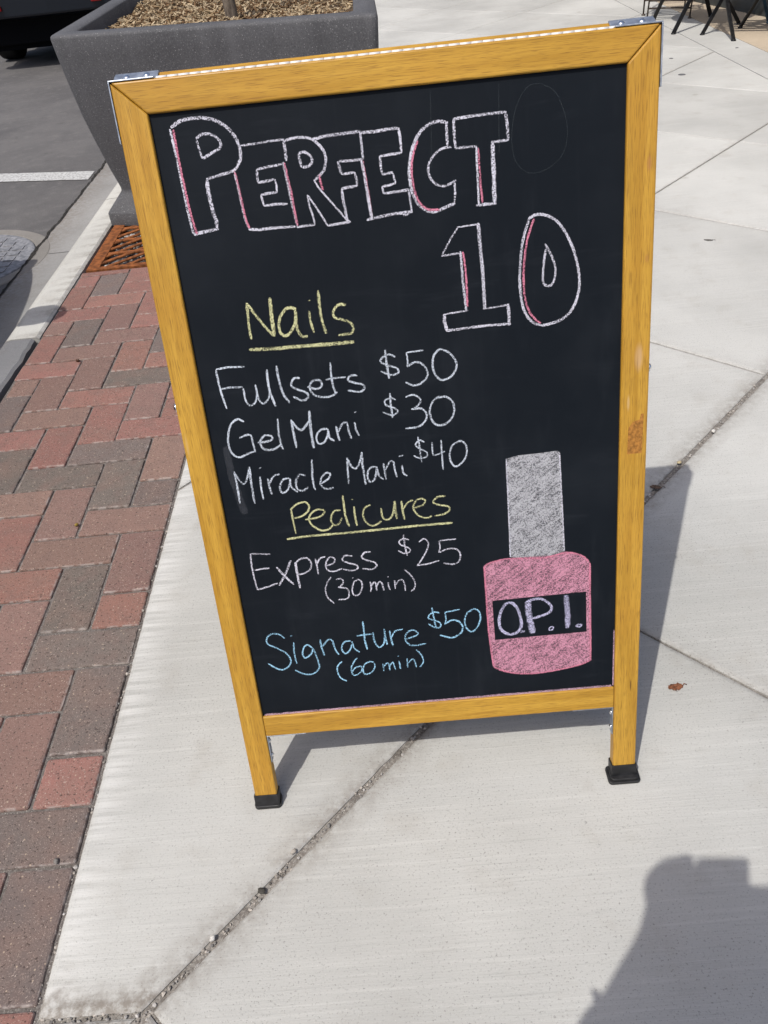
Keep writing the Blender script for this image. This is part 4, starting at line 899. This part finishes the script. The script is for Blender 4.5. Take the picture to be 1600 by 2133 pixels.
# ================================================================== parked cars
PAINTS = {}
def car_paint(name, col):
    a = N(name); a.b.inputs['Coat Weight'].default_value = .25; a.b.inputs['Coat Roughness'].default_value = .05
    n = a.noise(a.map(), 8, 2); return a.done(a.mix(n, tuple(c*.9 for c in col), tuple(c*1.1 for c in col)), .4, .0, .35)
GLASS = m_simple('tinted_glass', (.012, .014, .016), .06, 0, .6, 5, .1)
PLAST = m_simple('black_plastic', (.005, .005, .006), .9, 0, .08, 60, .2)
TYRE = m_simple('tyre_rubber', (.014, .014, .014), .8, 0, .2, 60, .3)
RIM = m_simple('alloy_rim', (.32, .33, .34), .35, .9, .5, 40, .1)
REDL = m_simple('red_lens', (.35, .008, .010), .15, 0, .5, 30, .15)
def make_car(label, paint):
    """rear at local y=0, front towards +y, centred on x=0, ground z=0"""
    root = empty('parked_car'); tag(root, label, 'car', 'cars parked along the kerb')
    HWc = .89
    st = [(0.02, .50, .74, .74, .80), (.05, .45, .96, .98, .87), (.22, .38, .98, 1.20, .89), (.60, .27, 1.0, 1.44, .89), (1.3, .22, 1.0, 1.48, .89), (2.1, .22, .98, 1.46, .89), (2.95, .22, .95, 1.06, .89), (3.15, .22, .92, .94, .89), (3.6, .24, .82, .84, .87), (4.0, .28, .68, .69, .80), (4.08, .36, .58, .58, .70)]
    bm = bmesh.new(); rings = []
    for y, zl, zb, zr, hw in st:
        cab = zr-zb > .08
        hr = hw-.20 if cab else hw-.14
        half = [(0, zl), (hw*.80, zl), (hw-.04, zl+.08), (hw, zl+.22), (hw, (zl+zb)/2+.1), (hw-.03, zb), (hr+.03, zr-.06), (hr-.08, zr), (0, zr+.012)]
        ring = [bm.verts.new((x, y, z)) for x, z in half]+[bm.verts.new((-x, y, z)) for x, z in half[-2:0:-1]]
        rings.append(ring)
    n = len(rings[0])
    for a, b in zip(rings, rings[1:]):
        for k in range(n): bm.faces.new((a[k], a[(k+1) % n], b[(k+1) % n], b[k]))
    bm.faces.new(rings[0][::-1]); bm.faces.new(rings[-1]); bmesh.ops.recalc_face_normals(bm, faces=bm.faces[:])
    o = obj('body', bm, paint, root, smooth=True); sb = o.modifiers.new('sub', 'SUBSURF'); sb.levels = sb.render_levels = 2
    for nm, (xa, xb, ya, yb, za, zb) in (('rear_bumper', (-.86, .86, -.055, .16, .435, .62)), ('front_bumper', (-.80, .80, 3.93, 4.11, .30, .50))):
        bm = bmesh.new(); pts = [(xa, yb if nm[0] == 'r' else ya)]
        yo = ya if nm[0] == 'r' else yb; yi = yb if nm[0] == 'r' else ya
        pts = [(xa, yi), (xa+.01, yo+(yi-yo)*.5), (xa+.10, yo+(yi-yo)*.12), (0, yo), (xb-.10, yo+(yi-yo)*.12), (xb-.01, yo+(yi-yo)*.5), (xb, yi)]
        prism(bm, pts, za, zb, 'z'); bo = obj(nm, bm, paint, root, bevel=.02, seg=3)
        if nm[0] == 'r':
            for s in (-1, 1):
                bm = bmesh.new(); box(bm, s*.47-.05, s*.47+.05, -.066, -.03, .50, .54)
                obj('reflector', bm, REDL, bo, bevel=.006)
            bm = bmesh.new(); box(bm, -.74, .74, .17, .24, .20, .432); obj('lower_valance', bm, PLAST, bo, bevel=.012)
    bm = bmesh.new(); box(bm, -.70, .70, .25, 3.9, .15, .26); obj('underbody', bm, PLAST, root)
    bm = bmesh.new(); tube(bm, [(.45, .10, .27), (.45, .5, .27)], .028, 12); obj('exhaust_pipe', bm, STEEL, root)
    for s in (-1, 1):
        bm = bmesh.new(); box(bm, s*.72-.10, s*.72+.10, -.005, .10, .72, .92); obj('tail_light', bm, REDL, root, bevel=.02)
        bm = bmesh.new(); box(bm, s*.66-.14, s*.66+.14, 3.88, 4.0, .56, .68); obj('headlight', bm, RIM, root, bevel=.03)
        bm = bmesh.new(); blob(bm, (s*1.02, 3.0, 1.02), .105, .075, .072, 2, .05, 1); box(bm, *sorted((s*.86, s*.95)), 2.98, 3.03, .96, 1.0); obj('door_mirror', bm, paint, root)
        bm = bmesh.new(); prism(bm, [(.75, 1.02), (2.85, 1.00), (2.3, 1.37), (.95, 1.38)], 0, .02, 'x')
        for v in bm.verts: v.co.x = s*(.885-(v.co.z-1.0)*.42+v.co.x)
        bmesh.ops.recalc_face_normals(bm, faces=bm.faces[:]); obj('side_window', bm, GLASS, root)
        for y in (.85, 3.35):
            mt = Matrix.Translation((s*.78, y, .31)) @ Matrix.Rotation(math.radians(90), 4, 'Y')
            bm = bmesh.new(); lathe(bm, ((.20, -.10), (.285, -.10), (.307, -.085), (.312, -.05), (.312, .05), (.307, .085), (.285, .10), (.20, .10)), 36, mt); wl = obj('wheel', bm, TYRE, root)
            bm = bmesh.new(); lathe(bm, ((.20, -.085), (.19, .085), (.12, .09), (.04, .098)), 24, mt); obj('rim', bm, RIM, wl)
    bm = bmesh.new(); prism(bm, [(-.60, 1.05), (.60, 1.05), (.50, 1.36), (-.50, 1.36)], 0, .02)
    for v in bm.verts: v.co.y += .06+(v.co.z-1.0)*.90
    obj('rear_window', bm, GLASS, root)
    bm = bmesh.new(); prism(bm, [(-.66, 1.02), (.66, 1.02), (.54, 1.38), (-.54, 1.38)], 0, .02)
    for v in bm.verts: v.co.y += 3.12-(v.co.z-1.0)*1.35
    obj('windscreen', bm, GLASS, root)
    return root
c1 = make_car('dark navy car parked ahead by the kerb, seen from behind beyond the planter', car_paint('navy_paint', (.0045, .007, .012)))
c1.location = (-2.86, 8.62, ROAD_Z)
c2 = copy_tree(c1); c2['label'] = 'dark navy car parked alongside the kerb next to the brick paving'
c2.location = (-2.60, -.74, ROAD_Z)

# ================================================================== wall of the building on the right
wa, wb = 1.0, 16.0
bld = empty('storefront_building', (wall_x(6.7), 6.7, 0), math.atan(.20)); tag(bld, 'grey building front with a dark low wall panel behind the bistro furniture', 'building')
a = N('render_wall'); p_ = a.map(); n1 = a.noise(p_, 3, 4, .6); n2 = a.noise(p_, 120, 2)
WALLM = a.done(a.mix(a.ramp(n2, .6, .7, 0, .4), a.mix(a.ramp(n1, .3, .7), (.15, .145, .135), (.21, .20, .185)), (.10, .10, .09)), .85)
DARKW = m_simple('dark_panel', (.035, .040, .040), .4, 0, .5, 6, .4)
for nm, ya, yb, x0, z1, mt in (('pier', -4.6, -.42, .0, 4.0, WALLM), ('wall', .95, 9.0, .02, 4.0, WALLM)):
    bm = bmesh.new(); box(bm, x0, x0+.5, ya, yb, -.02, z1); obj(nm, bm, mt, bld, bevel=.004)
bm = bmesh.new(); box(bm, .03, .5, -.418, .948, -.02, .85); obj('dark_panel', bm, DARKW, bld)
bm = bmesh.new(); box(bm, .04, .5, -.418, .948, .915, 3.0); wn = obj('shop_window', bm, GLASS, bld)
bm = bmesh.new(); box(bm, .0, .5, -.418, .948, .852, .912); obj('sill', bm, WALLM, bld)
bm = bmesh.new(); box(bm, .0, .5, -.418, .948, 3.003, 4.0); obj('lintel', bm, WALLM, bld)

# ================================================================== bistro furniture
BLK = m_simple('black_bistro_steel', (.012, .012, .013), .4, .3, .5, 60, .3)
TEAL = m_simple('dark_teal_steel', (.020, .050, .075), .4, .3, .5, 60, .3)
BRN = m_simple('brown_bistro_steel', (.075, .058, .045), .45, .3, .5, 60, .3)
def bar(bm, p, q, w=.026, t=.010):
    p, q = Vector(p), Vector(q); d = (q-p).normalized(); up = Vector((1, .15, 0)); a = d.cross(up).normalized(); b = a.cross(d).normalized()
    vs = []
    for c in (p, q):
        for s1, s2 in ((-1, -1), (1, -1), (1, 1), (-1, 1)): vs.append(bm.verts.new(c+b*s1*w/2+a*s2*t/2))
    for f in ((0, 3, 2, 1), (4, 5, 6, 7), (0, 1, 5, 4), (1, 2, 6, 5), (2, 3, 7, 6), (3, 0, 4, 7)): bm.faces.new([vs[i] for i in f])
def legs(root, specs, mat, w=.026):
    for foot, top in specs:
        bm = bmesh.new(); f = Vector(foot); bar(bm, f+Vector((0, 0, .006)), top, w)
        lathe(bm, ((.017, 0), (.017, .006), (.012, .010)), 10, Matrix.Translation(f))
        obj('leg', bm, mat, root)
tb = empty('bistro_table', (0, 0, 0)); tag(tb, 'black round bistro table on crossed flat legs, nearest the sign', 'table')
legs(tb, [((2.237, 6.382, 0), (2.69, 6.70, .715)), ((2.680, 6.878, 0), (2.22, 6.42, .715)), ((2.286, 7.004, 0), (2.44, 6.62, .715))], BLK, .028)
bm = bmesh.new(); lathe(bm, ((.29, .716), (.30, .720), (.30, .736), (.295, .740)), 40, Matrix.Translation((2.45, 6.58, 0))); obj('table_top', bm, BLK, tb)
def slat_seat(root, cx, cy, rz, mat, seat_z=.45, back=True):
    R3 = Matrix.Translation((cx, cy, 0)) @ Matrix.Rotation(rz, 4, 'Z')
    for k in range(6):
        bm = bmesh.new(); y = -.18+k*.072
        for v in box(bm, -.20, .20, y-.022, y+.022, seat_z, seat_z+.012): v.co = R3 @ v.co
        obj('seat_slat', bm, mat, root, bevel=.003)
    bm = bmesh.new()
    for x in (-.17, .17):
        for v in box(bm, x-.008, x+.008, -.19, .21, seat_z-.022, seat_z-.001): v.co = R3 @ v.co
    obj('seat_frame', bm, mat, root)
    if back:
        bm = bmesh.new()
        for x in (-.19, .19): tube(bm, [R3 @ Vector(p) for p in ((x, .20, seat_z-.02), (x, .24, .62), (x, .27, .84))], .010, 8)
        for z in (.66, .74, .82): tube(bm, [R3 @ Vector(p) for p in ((-.19, .235+(z-.6)*.14, z), (0, .26+(z-.6)*.14, z), (.19, .235+(z-.6)*.14, z))], .009, 8)
        obj('backrest', bm, mat, root)
c1_ = empty('bistro_chair', (0, 0, 0)); tag(c1_, 'black folding bistro chair with crossed legs standing half on the tan paving', 'chair', 'folding bistro chairs')
legs(c1_, [((2.501, 5.949, 0), (2.47, 6.36, .45)), ((2.700, 6.345, 0), (2.77, 6.01, .45)), ((2.397, 6.250, 0), (2.70, 6.41, .45)), ((2.744, 6.485, 0), (2.38, 6.38, .45))], BLK, .024)
slat_seat(c1_, 2.60, 6.21, -.5, BLK)
c2_ = empty('bistro_chair', (0, 0, 0)); tag(c2_, 'dark teal bistro chair at the edge of the photo against the building', 'chair', 'folding bistro chairs')
legs(c2_, [((2.925, 6.404, 0), (2.71, 6.38, .45)), ((3.02, 6.0, 0), (2.86, 6.33, .45)), ((2.90, 5.72, 0), (3.02, 6.05, .45)), ((2.74, 5.85, 0), (2.80, 6.10, .45))][:3], TEAL, .022)
slat_seat(c2_, 2.84, 6.16, -1.2, TEAL, .45, False)
c3_ = empty('bistro_chair', (0, 0, 0)); tag(c3_, 'thin brown wire bistro chair farthest back by the table', 'chair', 'folding bistro chairs')
for p, q in (((2.250, 7.06, 0), (2.262, 7.07, .45)), ((2.272, 7.235, 0), (2.27, 7.25, .45)), ((2.530, 6.905, 0), (2.535, 6.91, .45)), ((2.595, 7.227, 0), (2.59, 7.23, .45))):
    bm = bmesh.new(); tube(bm, [p, q], .0065, 8); lathe(bm, ((.015, 0), (.015, .006), (.008, .012)), 10, Matrix.Translation(p)); obj('leg', bm, BRN, c3_)
bm = bmesh.new(); tube(bm, [(2.25, 7.065, .07), (2.53, 6.91, .07)], .006, 8); tube(bm, [(2.255, 7.065, .02+.10), (2.53, 6.91, .12)], .006, 8); tube(bm, [(2.272, 7.24, .10), (2.59, 7.23, .10)], .006, 8); obj('stretcher', bm, BRN, c3_)
slat_seat(c3_, 2.41, 7.10, -.3, BRN)


# ================================================================== the photographer, whose shadow falls on the slab in front
SKIN = m_simple('skin', (.42, .25, .18), .55, 0, .4, 60, .08); SHIRT = m_simple('blue_shirt', (.08, .11, .17), .85, 0, .2, 200, .15); TROU = m_simple('dark_trousers', (.035, .04, .055), .85, 0, .2, 200, .15); HAIR = m_simple('brown_hair', (.05, .03, .018), .6, 0, .3, 200, .4); SHOE = m_simple('shoe_leather', (.03, .025, .02), .5, 0, .4, 80, .2)
LENS = Vector((0, 0, CAM_H))
def ph(x, y, z): return LENS + r_*x + u_*y - w_*z       # phone space: x right, y up, z towards the photographer
per = empty('person', (.045, -.235, 0)); tag(per, 'person in a blue shirt standing and holding up a phone with both hands', 'person')
def skin(name, chain, mat, sub=2):
    """chain: list of (pos, radius, parent index)"""
    me = bpy.data.meshes.new(name); me.from_pydata([tuple(Vector(p)-per.location) for p, r, k in chain], [(k, i) for i, (p, r, k) in enumerate(chain) if k is not None], [])
    o = bpy.data.objects.new(name, me); COL.objects.link(o); o.parent = per; me.materials.append(mat)
    o.modifiers.new('skin', 'SKIN'); sv = me.skin_vertices[0].data
    for i, (p, r, k) in enumerate(chain): sv[i].radius = r if isinstance(r, tuple) else (r, r); sv[i].use_root = (k is None)
    s = o.modifiers.new('sub', 'SUBSURF'); s.levels = s.render_levels = sub
    o.modifiers['skin'].use_smooth_shade = True
    return o
px_, py_ = .045, -.235
HL0, HL, HR_ = ph(-.084, -.085, .034), ph(-.079, -.026, .022), ph(.064, -.090, .034)       # palms behind the lower half of the phone
EL_, ER_ = Vector((-.190, -.19, .97)), Vector((.26, -.19, .97))
body = [((px_, py_, .96), (.155, .11), None), ((px_, py_, 1.12), (.14, .10), 0), ((px_, py_+.01, 1.28), (.165, .11), 1), ((px_, py_, 1.40), (.15, .09), 2), ((px_, py_+.01, 1.47), .055, 3), ((px_, py_+.04, 1.55), .057, 4),
 ((px_-.18, py_, 1.39), .062, 3), (EL_, .043, 6), (EL_.lerp(HL0, .55), .044, 7), (HL0, (.036, .036), 8), (HL, (.037, .034), 9),
 ((px_+.18, py_, 1.39), .062, 3), (ER_, .043, 11), (ER_.lerp(HR_, .5), .044, 12), (ER_.lerp(HR_, .84), .033, 13), (HR_, .034, 14),
 ((px_-.095, py_, .88), .095, 0), ((px_-.10, py_+.02, .50), .062, 16), ((px_-.105, py_-.01, .30), .055, 17), ((px_-.11, py_-.02, .09), .038, 18), ((px_-.115, py_+.09, .045), .038, 19), ((px_-.12, py_+.17, .035), .030, 20),
 ((px_+.095, py_, .88), .095, 0), ((px_+.10, py_+.02, .50), .062, 22), ((px_+.105, py_-.01, .30), .055, 23), ((px_+.11, py_-.02, .09), .038, 24), ((px_+.115, py_+.09, .045), .038, 25), ((px_+.12, py_+.17, .035), .030, 26)]
skin('body', body, SKIN)
def grow(idx, k, n): return [(body[i][0], tuple(x*k for x in body[i][1]) if isinstance(body[i][1], tuple) else body[i][1]*k, n[j]) for j, i in enumerate(idx)]
skin('shirt', grow([0, 1, 2, 3, 6, 7, 8, 11, 12, 13], 1.25, [None, 0, 1, 2, 3, 4, 5, 3, 7, 8]), SHIRT)
skin('trousers', grow([0, 16, 17, 18, 19, 22, 23, 24, 25], 1.14, [None, 0, 1, 2, 3, 0, 5, 6, 7]), TROU)
for s in (-1, 1):
    bm = bmesh.new(); blob(bm, (px_+s*.116-per.location.x, py_+.075-per.location.y, .05), .05, .145, .05, 2, .05, s); obj('shoe', bm, SHOE, per)
# head with a face looking at the phone
hc = Vector((px_, py_+.055, 1.635))-Vector((per.location.x, per.location.y, 0))
bm = bmesh.new(); t = bmesh.new(); bmesh.ops.create_uvsphere(t, u_segments=28, v_segments=20, radius=1)
Rh = Matrix.Rotation(-.45, 3, 'X')
def face_pt(v):
    x, y, z = v.x*.073, v.y*.093, v.z*.115
    if z < 0: x *= 1-.28*(-z/.115)**1.5; y += .010*(-z/.115)
    if y > 0:
        y += .022*math.exp(-((x/.013)**2+((z+.012)/.020)**2)); y -= .010*(math.exp(-(((abs(x)-.030)/.016)**2+((z-.012)/.012)**2))); y += .006*math.exp(-((x/.022)**2+((z+.047)/.008)**2))
    return hc+Rh @ Vector((x, y, z))
m = {v: bm.verts.new(face_pt(v.co)) for v in t.verts}
for f in t.faces: bm.faces.new([m[v] for v in f.verts]).smooth = True
for s in (-1, 1): blob(bm, hc+Rh @ Vector((s*.073, -.005, -.005)), .010, .020, .032, 2, .1, s)
obj('head', bm, SKIN, per)
bm = bmesh.new(); m = {}
for v in t.verts:
    if v.co.z > -.25 and (v.co.y < .25 or v.co.z > .62): m[v] = bm.verts.new(hc+(face_pt(v.co)-hc)*1.09)
for f in t.faces:
    if all(v in m for v in f.verts): bm.faces.new([m[v] for v in f.verts]).smooth = True
t.free(); obj('hair', bm, HAIR, per)
for s in (-1, 1):
    bm = bmesh.new(); blob(bm, hc+Rh @ Vector((s*.030, .076, .012)), .011, .011, .009, 2, 0, 0); obj('eye', bm, m_simple('eye_white', (.7, .7, .68), .2), per)
for s, c, rx, ry, rz in ((-1, (-.072, -.028, .019), .044, .047, .017), (1, (.060, -.092, .028), .034, .042, .016)):
    bm = bmesh.new(); blob(bm, (0, 0, 0), 1, 1, 1, 3, .08, s)
    for v in bm.verts: v.co = ph(c[0]+v.co.x*rx, c[1]+v.co.y*ry, c[2]+v.co.z*rz)-per.location
    obj('palm', bm, SKIN, per)
# fingers: four wrapped round the back of the phone, thumb on the screen side
for s, H in ((-1, HL), (1, HR_)):
    for k in range(4):
        y = (.004 if s < 0 else -.040)-.021*k; ln = (.95, 1.05, 1.0, .82)[k]
        kn = ph(s*.060, y-.006, .030)
        skin('finger', [(H.lerp(kn, .45), .012, None), (kn, .010, 0), (ph(s*(.060+.014*ln), y, .016), .0092, 1), (ph(s*.052, y+.003, .0035), .0085, 2), (ph(s*(.052-.016*ln), y+.004, .0025), .0075, 3)], SKIN)
    skin('thumb', [(H, .014, None), (ph(s*.048, -.075, .034), .012, 0), (ph(s*.034, -.050, .031), .010, 1), (ph(s*.022, -.038, .0295), .009, 2)], SKIN)
# the phone itself, lens at the camera
bm = bmesh.new()
vs = box(bm, -.0375, .0375, -.128, .014, .009, .0185)
for v in vs: v.co = ph(*v.co)
pho = obj('mobile_phone', bm, m_simple('phone_black', (.015, .015, .016), .35), None, bevel=.003); tag(pho, 'black mobile phone held upright in both hands of the person', 'phone')
bm = bmesh.new()
for v in box(bm, -.0345, .0345, -.115, .001, .0186, .0191): v.co = ph(*v.co)
obj('screen', bm, GLASS, pho)
